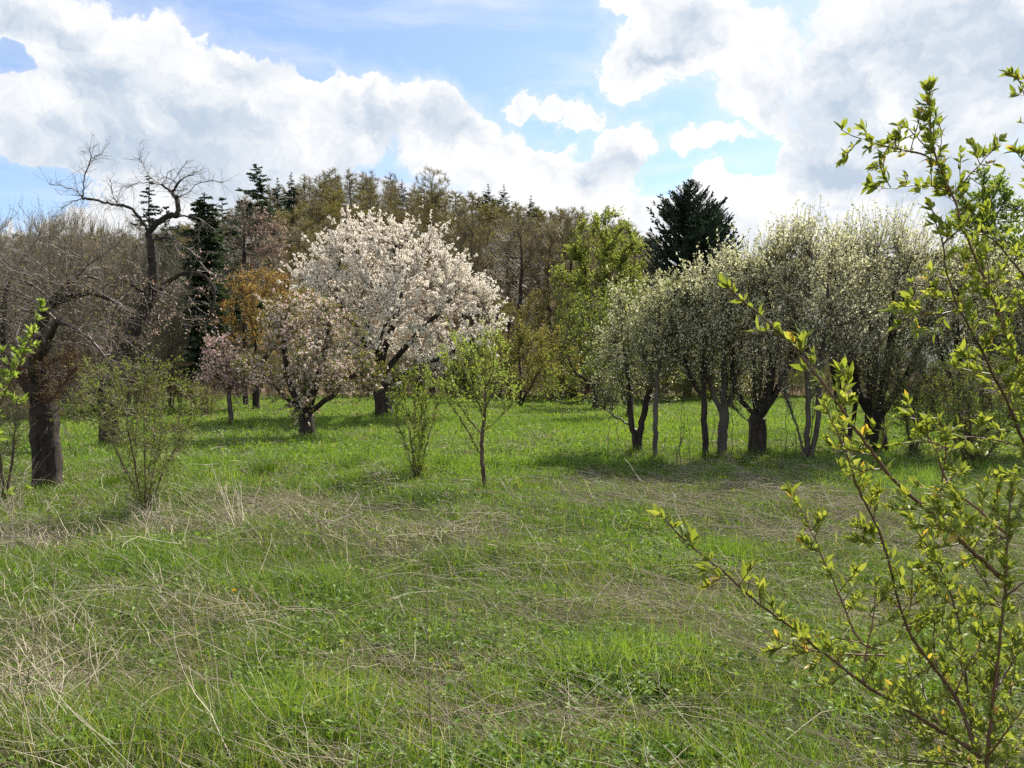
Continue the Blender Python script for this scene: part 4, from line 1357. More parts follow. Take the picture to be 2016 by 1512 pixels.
    # dark green shrubs under the right end
    px_tree('green_shrub', 'dense dull-green shrub with thin stems under the right end of the orchard row', 'shrub', 1915, 14.2, 0,
            [[(1918, 935), (1910, 880), (1890, 810)], [(1920, 935), (1930, 870), (1935, 800)], [(1914, 935), (1895, 890), (1850, 830)], [(1922, 932), (1955, 880), (1985, 820)], [(1917, 934, 0), (1912, 870, -.5), (1908, 800, -.7)]],
            [(1890, 790, 70, 70), (1950, 790, 70, 75), (1840, 820, 45, 50), (1910, 840, 80, 35)], 0.035, 141, n_attr=420, step=0.13, di=1.6, tw=dict(n=1600, L=(0.15, 0.5), up=0.35, r=0.003, rmax=0.03, sub=900),
            fol=[dict(mat='leaf_mid', n=7000, size=(0.028, 0.05), asp=0.55), dict(mat='leaf_olive', n=2000, size=(0.025, 0.045))], bark='bark_brown', part='stem')
    px_tree('green_shrub', 'dull-green shrub against the massive plum trunk', 'shrub', 1795, 15.6, 0,
            [[(1795, 905), (1790, 860), (1780, 800)], [(1797, 905), (1815, 850), (1830, 790)], [(1796, 905, 0), (1800, 840, .5), (1800, 780, .8)]],
            [(1800, 790, 55, 70), (1830, 760, 50, 60), (1775, 740, 40, 50)], 0.035, 142, n_attr=300, step=0.14, di=1.6, tw=dict(n=1100, L=(0.15, 0.5), up=0.35, r=0.003, rmax=0.03, sub=600),
            fol=[dict(mat='leaf_mid', n=5000, size=(0.03, 0.05), asp=0.55), dict(mat='leaf_pale', n=900, size=(0.03, 0.05), vm=0.3)], bark='bark_brown', part='stem')
    # thin dead canes standing in the row
    rng = np.random.default_rng(143)
    for i, px in enumerate([1192, 1212, 1340, 1365, 1442, 1466, 1530, 1548, 1562, 1577, 1640, 1655, 1345, 1404, 1660, 1838, 1862, 1950]):
        d = rng.uniform(14.0, 18.5)
        b = base_at(px + rng.normal(0, 4), d)
        n = 9
        h = rng.uniform(0.7, 1.7)
        z = np.linspace(0, h, n)
        pts = np.stack([np.cumsum(rng.normal(0.004, 0.02, n)), np.cumsum(rng.normal(0, 0.02, n)), z], 1)
        g = Geo()
        tubes(g, pts, np.linspace(0.009, 0.003, n), np.zeros(n, int), 5, 0, 0.5)
        for j in range(5):
            s = pts[rng.integers(3, n - 1)]
            e = s + nrm(np.array([rng.normal(), rng.normal(), 1.0])) * rng.uniform(0.15, 0.4)
            tubes(g, np.stack([s, (s + e) / 2 + 0.01, e]), [0.004, 0.003, 0.002], np.zeros(3, int), 3, 0, 0.5)
        tag(g.build('dead_cane', ['twig_dark'], None, b), 'thin dark leafless cane standing among the orchard trunks', 'cane', 'dead canes in the orchard row')

    # ================================================================== bushes and young trees on the meadow
    rng = np.random.default_rng(151)
    px_tree('wild_bush', 'thin many-stemmed bush just coming into small green leaf, in front of the old apple tree', 'bush', 287, 9.6, 0,
            [[(287, 1012), (290, 950, 0.1), (300, 880, 0.15), (310, 800, 0.2)], [(280, 1012), (270, 940, -0.1), (255, 860, -0.1), (245, 780, 0)], [(293, 1010), (320, 930, 0.1), (355, 860, 0.2), (385, 800, 0.2)], [(284, 1010), (250, 930), (215, 860), (190, 790)], [(286, 1012), (284, 900), (285, 760)], [(290, 1010, 0), (300, 930, -.3), (320, 850, -.5)], [(282, 1010, 0), (265, 930, .4), (270, 830, .6)],
             [(255, 860), (200, 830, -.1), (150, 825, -.2)], [(288, 1010), (275, 970, -.2), (235, 900, -.4), (210, 840, -.5)]],
            [(290, 800, 95, 90), (230, 785, 80, 70), (350, 800, 65, 75), (290, 745, 70, 40), (290, 870, 80, 70), (180, 770, 45, 45)], 0.022, 151, n_attr=430, step=0.09, shell=0.6, di=1.2,
            tw=dict(n=1300, L=(0.08, 0.3), up=0.25, r=0.0022, rmax=0.012, sub=1100), thr=0.008, bark='bark_brown', twigm='twig_brown', part='stem',
            fol=[dict(mat='leaf_mid', n=7500, size=(0.018, 0.034), asp=0.55, fine=False, vm=0.75), dict(mat='leaf_fresh', n=2200, size=(0.018, 0.034), asp=0.55, vm=0.2), dict(mat='dead_leaf', n=1300, size=(0.015, 0.028))])
    px_tree('young_tree', 'slim young tree with bright fresh green leaves, alone in the middle of the meadow', 'tree', 953, 11.2, 0,
            [[(955, 972), (953, 935), (948, 900), (949, 860), (955, 800), (957, 740), (955, 670)], [(946, 895), (925, 855), (900, 815), (880, 785), (850, 745)], [(949, 855), (930, 835, .1), (905, 800, .1), (890, 760, .1), (880, 710, 0.1)], [(952, 850), (975, 830, -.1), (1000, 805, -.1)], [(953, 820), (935, 780, -.2), (912, 720, -.2), (900, 680, -.2)], [(956, 800), (980, 760, .2), (990, 720, .2), (985, 680, .2)], [(955, 800, 0), (948, 750, .3), (930, 690, .4)], [(957, 760), (975, 720, -.3), (965, 670, -.3)]],
            [(940, 760, 70, 75), (890, 755, 50, 60), (990, 770, 45, 50), (900, 695, 45, 40), (960, 690, 45, 50), (985, 805, 35, 28), (860, 740, 30, 30)], 0.03, 152, n_attr=190, step=0.09, shell=0.5, di=1.2,
            tw=dict(n=380, L=(0.1, 0.36), up=0.7, r=0.0025, rmax=0.016), thr=0.008, bark='bark_brown', twigm='twig_olive',
            fol=[dict(mat='leaf_fresh', n=4800, size=(0.02, 0.04), asp=0.5, hang=0.35, fine=True, t0=0.0, vm=0.75)])
    px_tree('young_shrub', 'upright bundle of green-leaved stems left of the bright young tree', 'shrub', 822, 12.6, 0,
            [[(822, 942), (824, 880), (830, 800), (835, 740)], [(818, 942), (812, 880), (800, 810), (795, 755)], [(826, 940), (838, 880), (855, 820), (868, 770)], [(820, 942), (815, 880, .2), (818, 800, .3), (815, 740, .3)], [(823, 942), (828, 870, -.2), (840, 790, -.3)], [(817, 941), (800, 880), (782, 830), (775, 790)]],
            [(820, 800, 40, 75), (850, 800, 30, 55), (795, 810, 28, 50), (825, 860, 35, 40)], 0.022, 153, n_attr=180, step=0.09, di=1.2, tw=dict(n=550, L=(0.08, 0.28), up=0.6, r=0.0025, rmax=0.014, sub=300), thr=0.009, bark='bark_brown', twigm='twig_olive', part='stem',
            fol=[dict(mat='leaf_mid', n=2600, size=(0.025, 0.045), asp=0.5, hang=0.3, vm=0.8), dict(mat='leaf_fresh', n=2600, size=(0.024, 0.045), asp=0.5, hang=0.3, vm=0.4)])
    px_tree('edge_shrub', 'bare twiggy shrub with brown stems at the left edge beside the old apple trunk', 'shrub', 5, 10.6, 0, [[(8, 985), (0, 900), (-20, 820)], [(10, 985), (25, 900), (30, 840)], [(5, 985), (-30, 920), (-60, 850)]],
            [(0, 850, 60, 70), (-50, 860, 50, 60)], 0.03, 154, n_attr=160, step=0.1, di=1.2, tw=dict(n=500, L=(0.1, 0.35), up=0.2, r=0.0025, rmax=0.02, sub=400), thr=0.01, bark='bark_brown', twigm='twig_brown', part='stem',
            fol=[dict(mat='dead_leaf', n=500, size=(0.015, 0.03)), dict(mat='leaf_mid', n=500, size=(0.015, 0.03))])

    # ================================================================== thorn shrubs close to the camera
    def thorn(name, label, base, d, branches, seed, leafmat='leaf_thorn', lsize=(0.019, 0.038), r0=0.0042, node=0.021, spur=0.6, nl=(2, 6), ground=True, bare=0.0):
        global rng
        rng = np.random.default_rng(seed)
        root = thing(name, label, 'shrub', base)
        gs, gl = Geo(), Geo()
        bb = np.array(base)
        for br in branches:
            pl = np.array([P(q[0], q[1], d + (q[2] if len(q) > 2 else 0)) - bb for q in br['p']])
            w = br.get('r', r0)
            pl = densify(smooth_poly(pl, 2), 0.012)
            wob = np.cumsum(rng.normal(0, 0.0009, pl.shape), 0)
            pl = pl + wob - np.linspace(0, 1, len(pl))[:, None] * wob[-1]
            L = np.linalg.norm(np.diff(pl, axis=0), axis=1).sum()
            rr = np.linspace(w, max(w * 0.28, 0.0009), len(pl)) * (1 + 0.12 * np.sin(np.arange(len(pl)) * 1.9))
            tubes(gs, pl, rr, np.zeros(len(pl), int), 7, 0, rng.random(1), 0.08)
            if br.get('bare'):
                continue
            nn = max(3, int(L / node))
            lo = br.get('lo', 0.08)
            for t in np.linspace(lo, 1.0, nn):
                t = min(1.0, max(lo, t + rng.normal(0, 0.3 / nn)))
                i = min(int(t * (len(pl) - 1)), len(pl) - 2)
                p0 = pl[i]
                dr = nrm(pl[i + 1] - pl[i])
                ax = nrm(np.cross(dr, rng.normal(size=3)))
                hold = [(p0 + ax * rr[i] * 0.5, nrm(ax + dr * 0.6))]
                if rng.random() < spur and t < 0.93:
                    sl = rng.uniform(0.02, 0.1) * (1.15 - t * 0.5)
                    e = p0 + nrm(ax + dr * rng.uniform(0.1, 0.8) + np.array([0, 0, 0.25])) * sl
                    sp = np.stack([p0, (p0 + e) / 2 + rng.normal(0, 0.002, 3), e])
                    tubes(gs, sp, [0.0016, 0.0012, 0.0006], np.zeros(3, int), 4, 0, rng.random(1))
                    sd = nrm(e - p0)
                    hold = [(p0 + (e - p0) * q, sd) for q in ((0.3, 0.5, 0.7, 0.85, 1.0) if sl > 0.055 else (0.5, 1.0))]
                if rng.random() < 0.12:
                    th_ = p0 - ax * rng.uniform(0.008, 0.02)
                    tubes(gs, np.stack([p0, th_]), [0.0009, 0.0002], np.zeros(2, int), 3, 0, rng.random(1))
                if t >= 0.985:
                    hold.append((pl[-1], nrm(pl[-1] - pl[-3])))
                for (hp, hd) in hold:
                    k = int(rng.integers(*nl))
                    if rng.random() < bare: continue
                    D = nrm(hd * 0.7 + runit(k) * 0.95 + dr * 0.45 + np.array([0, 0, 0.3]))
                    ll = rng.uniform(lsize[0], lsize[1], k) * (0.75 + 0.4 * rng.random()) * (1.1 if t > 0.5 else 0.9)
                    fine_leaves(gl, np.repeat(hp[None], k, 0), D, ll, ll * rng.uniform(0.3, 0.42, k), 0, np.clip(rng.normal(0.55, 0.22, k), 0, 1), rng.uniform(0.0, 0.35, k), nrm(runit(k) * 1.0 + np.array([0, 0, 0.8])))
        gs.build('stem', ['twig_red'], root)
        gl.build('foliage', [leafmat], root)
        return root

    bx, by = P(1940, 1480, 2.0)[:2]
    base = (bx, by, gz(bx, by))
    foot = [(1936, 1480 + (P(1940, 1480, 2.0)[2]) / 2.0 * F, 0)]
    thorn('thorn_shrub', 'blackthorn shrub with arching thorny branches and yellow-green leaves, standing in the near right corner', base, 2.0, [
        dict(p=foot + [(1940, 1700), (1944, 1500), (1958, 1380), (1968, 1250), (1980, 1130), (1988, 1035), (1993, 960, .05)], r=0.0075, lo=0.35),
        dict(p=[(1985, 1150, 0), (1900, 1080, -.05), (1830, 1010, -.1), (1760, 945, -.12), (1700, 870, -.15), (1650, 800, -.2), (1610, 740, -.2), (1560, 680, -.22), (1500, 622, -.25), (1432, 566, -.28)], r=0.0055),
        dict(p=[(1920, 1470, 0), (1880, 1370, .05), (1830, 1310, .05), (1775, 1235, .05), (1752, 1120, .05), (1735, 1060, .05), (1700, 985, .03), (1668, 900, 0), (1638, 830, 0), (1622, 790, 0)], r=0.005),
        dict(p=[(1930, 1490, 0), (1880, 1450, .0), (1800, 1405, -.05), (1700, 1345, -.1), (1600, 1262, -.12), (1500, 1190, -.15), (1420, 1120, -.18), (1360, 1070, -.2), (1305, 1018, -.22)], r=0.0055),
        dict(p=[(1735, 1280, .0), (1690, 1270, .05), (1650, 1170, .1), (1615, 1085, .12), (1585, 1020, .14), (1555, 970, .15)], r=0.0032),
        dict(p=[(1740, 1290, .05), (1660, 1290, .05), (1570, 1275, .02), (1500, 1245, 0)], r=0.003),
        dict(p=[(1920, 1480, .05), (1912, 1400, .1), (1905, 1300, .15), (1880, 1180, .2), (1840, 1090, .25), (1790, 1020, .25)], r=0.004),
        dict(p=[(1988, 1060, 0), (1930, 1010, .05), (1880, 965, .08), (1855, 930, .1), (1840, 880, .1), (1810, 830, .1), (1785, 790, .1)], r=0.0038),
        dict(p=[(1855, 950, .1), (1862, 900, .1), (1865, 860, .1), (1848, 822, .1)], r=0.0025),
        dict(p=[(1860, 880, .1), (1830, 868, .08), (1795, 872, .05), (1765, 876, .05)], r=0.002),
        dict(p=[(2060, 900, .2), (2010, 880, .18), (1950, 862, .15), (1900, 858, .12), (1865, 865, .1)], r=0.003),
        dict(p=[(1988, 1040, 0), (2010, 1000, .05), (2030, 950, .1)], r=0.003),
        dict(p=[(1985, 1060, 0), (1940, 1045, -.1), (1880, 1035, -.2), (1820, 1040, -.25)], r=0.003),
        dict(p=[(1975, 1180, 0), (2010, 1150, 0), (2040, 1130, 0)], r=0.0035),
        dict(p=[(1960, 1360, 0), (2000, 1290, .1), (2040, 1230, .1)], r=0.003),
        dict(p=[(1935, 1520, 0), (1860, 1500, .1), (1780, 1500, .15), (1700, 1470, .2)], r=0.0035),
        dict(p=[(1940, 1500, 0), (1985, 1440, -.1), (2020, 1390, -.1)], r=0.0035),
        dict(p=[(1835, 1310, .05), (1790, 1340, .1), (1740, 1390, .15)], r=0.0025),
        dict(p=[(1700, 1345, -.1), (1705, 1290, -.05), (1720, 1230, 0), (1725, 1150, 0.05)], r=0.0028),
        dict(p=[(1912, 1420, .05), (1850, 1340, .2), (1835, 1240, .25), (1850, 1150, .3), (1820, 1080, .3)], r=0.0032),
        dict(p=[(1940, 1540, .1), (1860, 1440, .2), (1820, 1380, .25), (1810, 1290, .3)], r=0.003),
        dict(p=[(1775, 1235, .05), (1800, 1180, .05), (1795, 1120, .05)], r=0.002),
        dict(p=[(1960, 1380, .05), (1900, 1310, .15), (1850, 1230, .2), (1870, 1150, .25)], r=0.0025),
        dict(p=[(1945, 1480, .05), (1980, 1400, .15), (2000, 1330, .2), (1990, 1250, .2)], r=0.003),
        dict(p=[(1930, 1500, .05), (1850, 1470, .2), (1790, 1430, .25), (1760, 1350, .25)], r=0.003),
        dict(p=[(1940, 1560, .1), (1900, 1500, .3), (1860, 1420, .35), (1870, 1340, .4)], r=0.003),
        dict(p=[(1940, 1580, .1), (1990, 1500, .2), (2010, 1460, .25)], r=0.003),
        dict(p=[(1975, 1200, 0), (1930, 1130, .1), (1900, 1080, .12), (1890, 1020, .12)], r=0.0025),
        dict(p=[(1830, 1010, -.1), (1850, 960, -.05), (1890, 925, 0)], r=0.002),
        dict(p=[(1700, 870, -.15), (1680, 900, -.1), (1640, 880, -.1)], r=0.0018),
        dict(p=[(1880, 1370, .05), (1900, 1320, .05), (1940, 1260, .1), (1930, 1180, .1)], r=0.0025),
    ], 161)
    bx, by = P(2140, 1400, 2.3)[:2]
    base = (bx, by, gz(bx, by))
    thorn('thorn_shrub', 'taller thorn shrub reaching in from the right edge, its leafy top against the sky', base, 2.2, [
        dict(p=[(2140, 1400 + 1.0 / 2.2 * F, .1), (2125, 1300, .1), (2090, 1050, .08), (2050, 860, .05), (2005, 735, .02), (1970, 640, 0), (1925, 540, -.02), (1893, 465, -.03), (1868, 385, -.03), (1848, 335, -.03), (1832, 290, -.03), (1830, 240, -.03), (1830, 180, -.03)], r=0.008, lo=0.55),
        dict(p=[(1868, 378, -.03), (1830, 364, -.03), (1780, 366, -.04), (1725, 372, -.05)], r=0.0022),
        dict(p=[(1838, 315, -.03), (1800, 298, -.05), (1750, 285, -.07), (1700, 270, -.09), (1655, 255, -.1)], r=0.0025),
        dict(p=[(1873, 385, -.03), (1905, 345, 0), (1940, 312, .02), (1968, 276, .03)], r=0.0024),
        dict(p=[(1845, 345, -.03), (1852, 300, 0), (1857, 255, .02)], r=0.0018),
        dict(p=[(1832, 300, -.03), (1808, 272, -.06), (1785, 250, -.08)], r=0.002),
        dict(p=[(2075, 1000, .08), (2010, 860, .0), (1960, 740, -.05), (1925, 670, -.08), (1880, 600, -.1), (1862, 540, -.1), (1853, 470, -.1), (1835, 410, -.1)], r=0.0055, lo=0.3),
        dict(p=[(1893, 610, -.08), (1850, 620, -.1), (1800, 622, -.12), (1770, 640, -.12)], r=0.0022),
        dict(p=[(1862, 570, -.1), (1830, 565, -.12), (1790, 555, -.14)], r=0.0018),
        dict(p=[(2090, 640, .15), (2020, 560, .12), (1975, 500, .1), (1940, 465, .08), (1905, 430, .06)], r=0.0045),
        dict(p=[(1855, 480, -.1), (1880, 460, -.12), (1900, 440, -.12), (1915, 420, -.12)], r=0.002),
        dict(p=[(2100, 560, .1), (2060, 400, .1), (2030, 330, .1), (2000, 300, .1)], r=0.003),
        dict(p=[(2060, 330, .1), (2040, 240, .1), (2020, 190, .1), (2006, 155, .1)], r=0.003),
        dict(p=[(2100, 700, .1), (2060, 420, .1), (2060, 330, .1)], r=0.004, bare=1),
        dict(p=[(1985, 680, 0), (2000, 640, .05), (2020, 600, .05)], r=0.002),
        dict(p=[(2040, 840, .05), (2010, 800, .1), (1985, 770, .12)], r=0.0025),
        dict(p=[(1945, 590, 0), (1950, 540, -.05), (1940, 500, -.05)], r=0.002),
        dict(p=[(2080, 1000, .05), (2040, 960, 0), (2005, 930, 0), (1985, 935, 0)], r=0.003),
    ], 162, lsize=(0.019, 0.037))
    bx, by = P(-60, 1400, 2.9)[:2]
    base = (bx, by, gz(bx, by))
    thorn('thorn_shrub', 'sprays of bright green leaves reaching in at the left edge', base, 2.9, [
        dict(p=[(-60, 1400 + 0.48 / 2.9 * F, 0), (-60, 1300), (-50, 1000), (-30, 880), (0, 790), (30, 730), (60, 670), (82, 600)], r=0.006, lo=0.72),
        dict(p=[(-45, 960), (-20, 870), (15, 812), (52, 790)], r=0.003, lo=0.4),
        dict(p=[(-50, 1050), (-20, 990), (20, 968), (50, 962)], r=0.003, lo=0.4),
        dict(p=[(-20, 850), (-10, 780), (0, 720), (5, 690)], r=0.003, lo=0.3),
    ], 163, leafmat='leaf_fresh', lsize=(0.02, 0.036), node=0.05)

    # ================================================================== meadow: grass, leafy cover, straw
    GR = np.random.default_rng(200)

    def scatter(n, d0, d1, half=0.72, power=1.0):
        """n points on the meadow between distances d0 and d1 in front of the camera"""
        u = GR.random(n)
        if power == 0:
            d = d0 * (d1 / d0) ** u
        else:
            d = (d0 ** power + u * (d1 ** power - d0 ** power)) ** (1 / power)
        x = GR.uniform(-half, half, n) * (d + 1.5)
        return x, d

    def blades(g, x, y, h, w, lean, mat, val, bend=0.5, az=None):
        n = len(x)
        z = hz(x, y) - 0.015
        a = GR.uniform(0, 2 * math.pi, n) if az is None else az
        ld = np.stack([np.cos(a), np.sin(a), np.zeros(n)], 1)
        f = GR.uniform(0, 2 * math.pi, n)
        sd = np.stack([np.cos(f), np.sin(f), np.zeros(n)], 1)
        b = np.stack([x, y, z], 1)
        up = np.array([0, 0, 1.0])
        hh = h[:, None]
        ln = lean[:, None]
        p1 = b + up * hh * 0.5 * np.sqrt(np.clip(1 - (ln * 0.6) ** 2, 0.1, 1)) + ld * hh * 0.5 * ln * 0.6
        p2 = p1 + up * hh * 0.5 * np.sqrt(np.clip(1 - ln ** 2, 0.02, 1)) + ld * hh * 0.55 * ln
        w = w[:, None]
        V = np.stack([b - sd * w * 0.5, b + sd * w * 0.5, p1 + sd * w * 0.42, p1 - sd * w * 0.42, p2], 1)
        i = np.arange(n)[:, None] * 5
        base0 = g.n
        g.add(V.reshape(-1, 3), i + np.array([3, 2, 4]), mat, np.repeat(val, 5), True)
        g.quad.append((i + np.array([0, 1, 2, 3]) + base0).astype(np.int32))
        g.qm.append(np.full(n, mat, np.int32)); g.qs.append(np.ones(n, bool))

    def pix_of(x, y):
        return 1008 + x / y * F, HOR + CAMH / y * F

    def spots_field(x, y, lst):
        """1 inside the traced meadow patches (photo pixels on flat ground), ragged rims"""
        px, py = pix_of(x, y)
        f = np.zeros(len(x))
        for e in lst:
            cx, cy_, rx, ry = e[:4]
            f = np.maximum(f, (1 - np.hypot((px - cx) / rx, (py - cy_) / ry)) * (e[4] if len(e) > 4 else 1.0))
        return f

    DRY = [(1400, 985, 440, 70, 1.05), (1560, 1050, 280, 60, 1.15), (760, 1060, 280, 70, 0.95), (560, 1000, 160, 45, 1.3), (20, 1050, 130, 55), (150, 1330, 330, 110), (1000, 1230, 330, 60), (880, 1330, 330, 60), (1080, 1450, 330, 60), (1130, 970, 120, 30), (1780, 1240, 200, 60), (1400, 1230, 160, 40), (420, 1240, 200, 50)]
    LUSH = [(300, 1110, 210, 55), (1370, 1110, 160, 50), (1270, 1350, 200, 90), (850, 920, 420, 40), (1240, 850, 200, 40), (650, 900, 200, 40), (1720, 950, 260, 40), (600, 1420, 200, 60), (1750, 1430, 200, 60)]

    def fields(x, y):
        nz1 = fbm(x, y, 1.6, 21)
        nz2 = fbm(x + 50, y, 0.55, 22)
        dry = np.clip(spots_field(x, y, DRY) * 0.95 + 0.1 + (nz1 - 0.5) * 1.6 + (nz2 - 0.5) * 1.3, 0, 0.8)
        dry = np.where(y > 17, dry * np.clip((24 - y) / 7, 0.0, 1), dry)
        lush = np.clip(spots_field(x, y, LUSH) * 1.6 + (fbm(x, y, 1.1, 23) - 0.5) * 1.6, 0, 1)
        return dry, lush

    gg = Geo()
    for (n, d0, d1, wm, hm) in [(170000, 1.6, 7.5, 0.0045, 1.15), (190000, 7.0, 15.0, 0.007, 1.1), (150000, 14.0, 28.0, 0.012, 0.95), (90000, 27.0, 58.0, 0.026, 0.8)]:
        x, y = scatter(n, d0, d1, power=1.3)
        dry, lush = fields(x, y)
        clump = fbm(x, y, 0.35, 24)
        keep = GR.random(n) < np.clip(1.05 - dry * 0.4, 0.2, 1) * np.clip(clump * 2.0 - 0.25, 0.25, 1)
        x, y, dry, lush, clump = x[keep], y[keep], dry[keep], lush[keep], clump[keep]
        n = len(x)
        h = (0.06 + 0.15 * GR.random(n) ** 1.5 + 0.22 * np.clip(clump - 0.45, 0, 1) + 0.05 * lush) * hm * (1 - 0.35 * dry)
        tone = fbm(x, y, 2.4, 25)
        val = np.clip(0.42 + 0.55 * (tone - 0.5) + 0.18 * lush + GR.normal(0, 0.17, n) + 0.12 * np.clip((y - 14) / 12, 0, 1), 0, 1)
        val = np.where(GR.random(n) < 0.05 + 0.12 * dry, 1.0, val)
        ww, le = wm * GR.uniform(0.6, 1.4, n), np.clip(GR.normal(0.6, 0.25, n), 0, 0.98)
        lu = GR.random(n) < np.clip(0.12 + 0.7 * lush + np.clip((y - 9) / 8, 0, 0.75) - 0.6 * dry, 0.03, 0.95)
        for mm, sel in ((0, ~lu), (1, lu)):
            blades(gg, x[sel], y[sel], h[sel], ww[sel], le[sel], mm, val[sel])
    for (bx_, by_, rb_) in BASES:
        if by_ > 32:
            continue
        n = int(170 + 900 * rb_)
        a = GR.uniform(0, 6.28, n)
        r = rb_ * 0.8 + np.abs(GR.normal(0, 0.16, n)) + 0.01
        blades(gg, bx_ + np.cos(a) * r, by_ + np.sin(a) * r, GR.uniform(0.1, 0.32, n), 0.0055 * max(by_ / 9, 1) * GR.uniform(0.6, 1.3, n), np.clip(GR.normal(0.45, 0.2, n), 0, 0.9), 0, np.clip(GR.normal(0.4, 0.25, n), 0, 1))
    tag(gg.build('grass', ['grass', 'grass_lush']), 'green meadow grass', None, None, 'stuff')

    # leafy ground cover
    gw = Geo()
    for (n, d0, d1, sz) in [(27000, 1.8, 8, (0.02, 0.05)), (27000, 7.5, 17, (0.028, 0.06)), (14000, 16, 48, (0.05, 0.11))]:
        x, y = scatter(n, d0, d1, power=1.3)
        dry, lush = fields(x, y)
        keep = GR.random(n) < np.clip(0.2 + 0.95 * lush - 0.45 * dry + (0.25 if d0 > 15 else 0), 0.03, 1)
        x, y = x[keep], y[keep]
        n = len(x)
        k = 5
        hh = GR.uniform(0.03, 0.11, n) + 0.1 * np.clip(fbm(x, y, 0.6, 41) - 0.4, 0, 1)
        c = np.stack([x, y, hz(x, y) + hh], 1)
        c = np.repeat(c, k, 0)
        D = nrm(np.stack([GR.normal(size=n * k), GR.normal(size=n * k), GR.normal(0.15, 0.35, n * k)], 1))
        ll = GR.uniform(sz[0], sz[1], n * k)
        N = nrm(np.array([0, 0, 1.0]) + 0.5 * nrm(GR.normal(size=(n * k, 3))))
        val = np.clip(np.repeat(GR.normal(0.5, 0.2, n), k) + GR.normal(0, 0.12, n * k), 0, 1)
        rng = GR
        leaves(gw, c + D * 0.01, D, ll, ll * 0.6, 0, val, 0.15, N)
    tag(gw.build('ground_cover', ['weed']), 'leafy green ground cover between the grass', None, None, 'stuff')

    # dry stalks, mostly lying over towards the upper left
    def stalks(g, x, y, L, r, elev, azi, val, mat, sag=0.25, segs=5, lift=0.05, rest=0.012):
        n = len(x)
        z = hz(x, y)
        d = np.stack([np.cos(azi) * np.cos(elev), np.sin(azi) * np.cos(elev), np.sin(elev)], 1)
        p = np.stack([x, y, z + GR.uniform(0, lift, n)], 1)
        pts = [p]
        for i in range(segs - 1):
            p = p + d * (L / (segs - 1))[:, None]
            gr_ = hz(p[:, 0], p[:, 1]) + rest
            p[:, 2] = np.maximum(p[:, 2], gr_)
            pts.append(p)
            d = nrm(d + GR.normal(0, 0.13, (n, 3)) - np.array([0, 0, 1.0]) * (sag / segs))
        T = np.stack(pts, 1)
        rr = r[:, None] * np.linspace(1, 0.45, segs)[None]
        tubes(g, T.reshape(-1, 3), rr.ravel(), np.repeat(np.arange(n), segs), 3, mat, val)
        return T

    rng = GR
    gst = Geo()
    for (n, d0, d1, rm, Lr) in [(20000, 1.7, 7.5, 0.0016, (0.15, 0.85)), (18000, 7, 14, 0.0026, (0.18, 0.85)), (10000, 12, 24, 0.0045, (0.2, 0.7))]:
        x, y = scatter(n, d0, d1, power=1.2)
        dry, lush = fields(x, y)
        keep = GR.random(n) < np.clip(0.22 + 0.85 * dry - 0.2 * lush, 0.08, 1)
        x, y, dry = x[keep], y[keep], dry[keep]
        n = len(x)
        px, py = pix_of(x, y)
        brown = np.clip(1 - np.hypot((px - 1450) / 480, (py - 1000) / 110), 0, 1)
        azi = np.where(GR.random(n) < 0.7, GR.normal(math.radians(150), 0.4, n), GR.uniform(0, 6.28, n))
        elev = np.abs(GR.normal(0.08, 0.16, n))
        L = GR.uniform(Lr[0], Lr[1], n) * (0.6 + 0.4 * GR.random(n))
        isb = GR.random(n) < np.clip(brown * 2.2 + 0.25, 0, 0.9)
        val = GR.random(n)
        for mm, sel in ((0, ~isb), (1, isb)):
            stalks(gst, x[sel], y[sel], L[sel], rm * GR.uniform(0.6, 1.5, sel.sum()), elev[sel], azi[sel], val[sel], mm, lift=0.12, rest=0.045)
        # short crumpled straw blades
        m_ = GR.random(n) < 0.75
        blades(gst, x[m_] + GR.normal(0, 0.1, m_.sum()), y[m_] + GR.normal(0, 0.1, m_.sum()), GR.uniform(0.08, 0.26, m_.sum()), np.full(m_.sum(), rm * 2.4), np.clip(GR.normal(0.85, 0.1, m_.sum()), 0.4, 0.985), 0, GR.random(m_.sum()), az=GR.normal(math.radians(150), 0.7, m_.sum()))
    # long single stalks across the foreground
    n = 2100
    x, y = scatter(n, 2.4, 11.0, power=1.2)
    stalks(gst, x, y, GR.uniform(0.4, 1.15, n), GR.uniform(0.0012, 0.0027, n) * np.clip(y / 6, 0.8, 1.6), np.abs(GR.normal(0.12, 0.12, n)), GR.normal(math.radians(148), 0.32, n), GR.uniform(0.45, 1, n), 0, 0.4, 8, 0.16, 0.07)
    tag(gst.build('dry_grass', ['straw', 'straw_brown']), 'flattened dry straw and weathered stems over the meadow', None, None, 'stuff')

    # fans of dry stems
    for i, (px, py, n, L0, az0, el0, sprd, lab) in enumerate([(470, 1040, 75, 0.95, 150, 0.55, 0.45, 'fan of long pale dry stems leaning left beside the thin bush'),
                                                              (300, 1030, 40, 0.7, 130, 0.6, 0.6, 'tuft of reddish dry stems at the foot of the thin bush'),
                                                              (60, 1080, 90, 0.55, 160, 0.45, 0.7, 'matted clump of tan dry grass at the left edge'),
                                                              (20, 1000, 40, 0.8, 120, 0.8, 0.5, 'sheaf of tall dry stems beside the old apple trunk'),
                                                              (1000, 1090, 16, 0.7, 110, 0.95, 0.4, 'few upright reddish stems below the bright young tree'),
                                                              (100, 1500, 60, 0.9, 150, 0.2, 0.6, 'pale straw sheaf in the near left corner'),
                                                              (420, 1490, 40, 0.8, 140, 0.25, 0.6, 'clump of arching straw at the bottom left')]):
        GR = rng = np.random.default_rng(300 + i)
        x0, y0 = G(px, py)
        g = Geo()
        z0 = gz(x0, y0)
        xx, yy = GR.normal(0, 0.07, n), GR.normal(0, 0.07, n)
        T = []
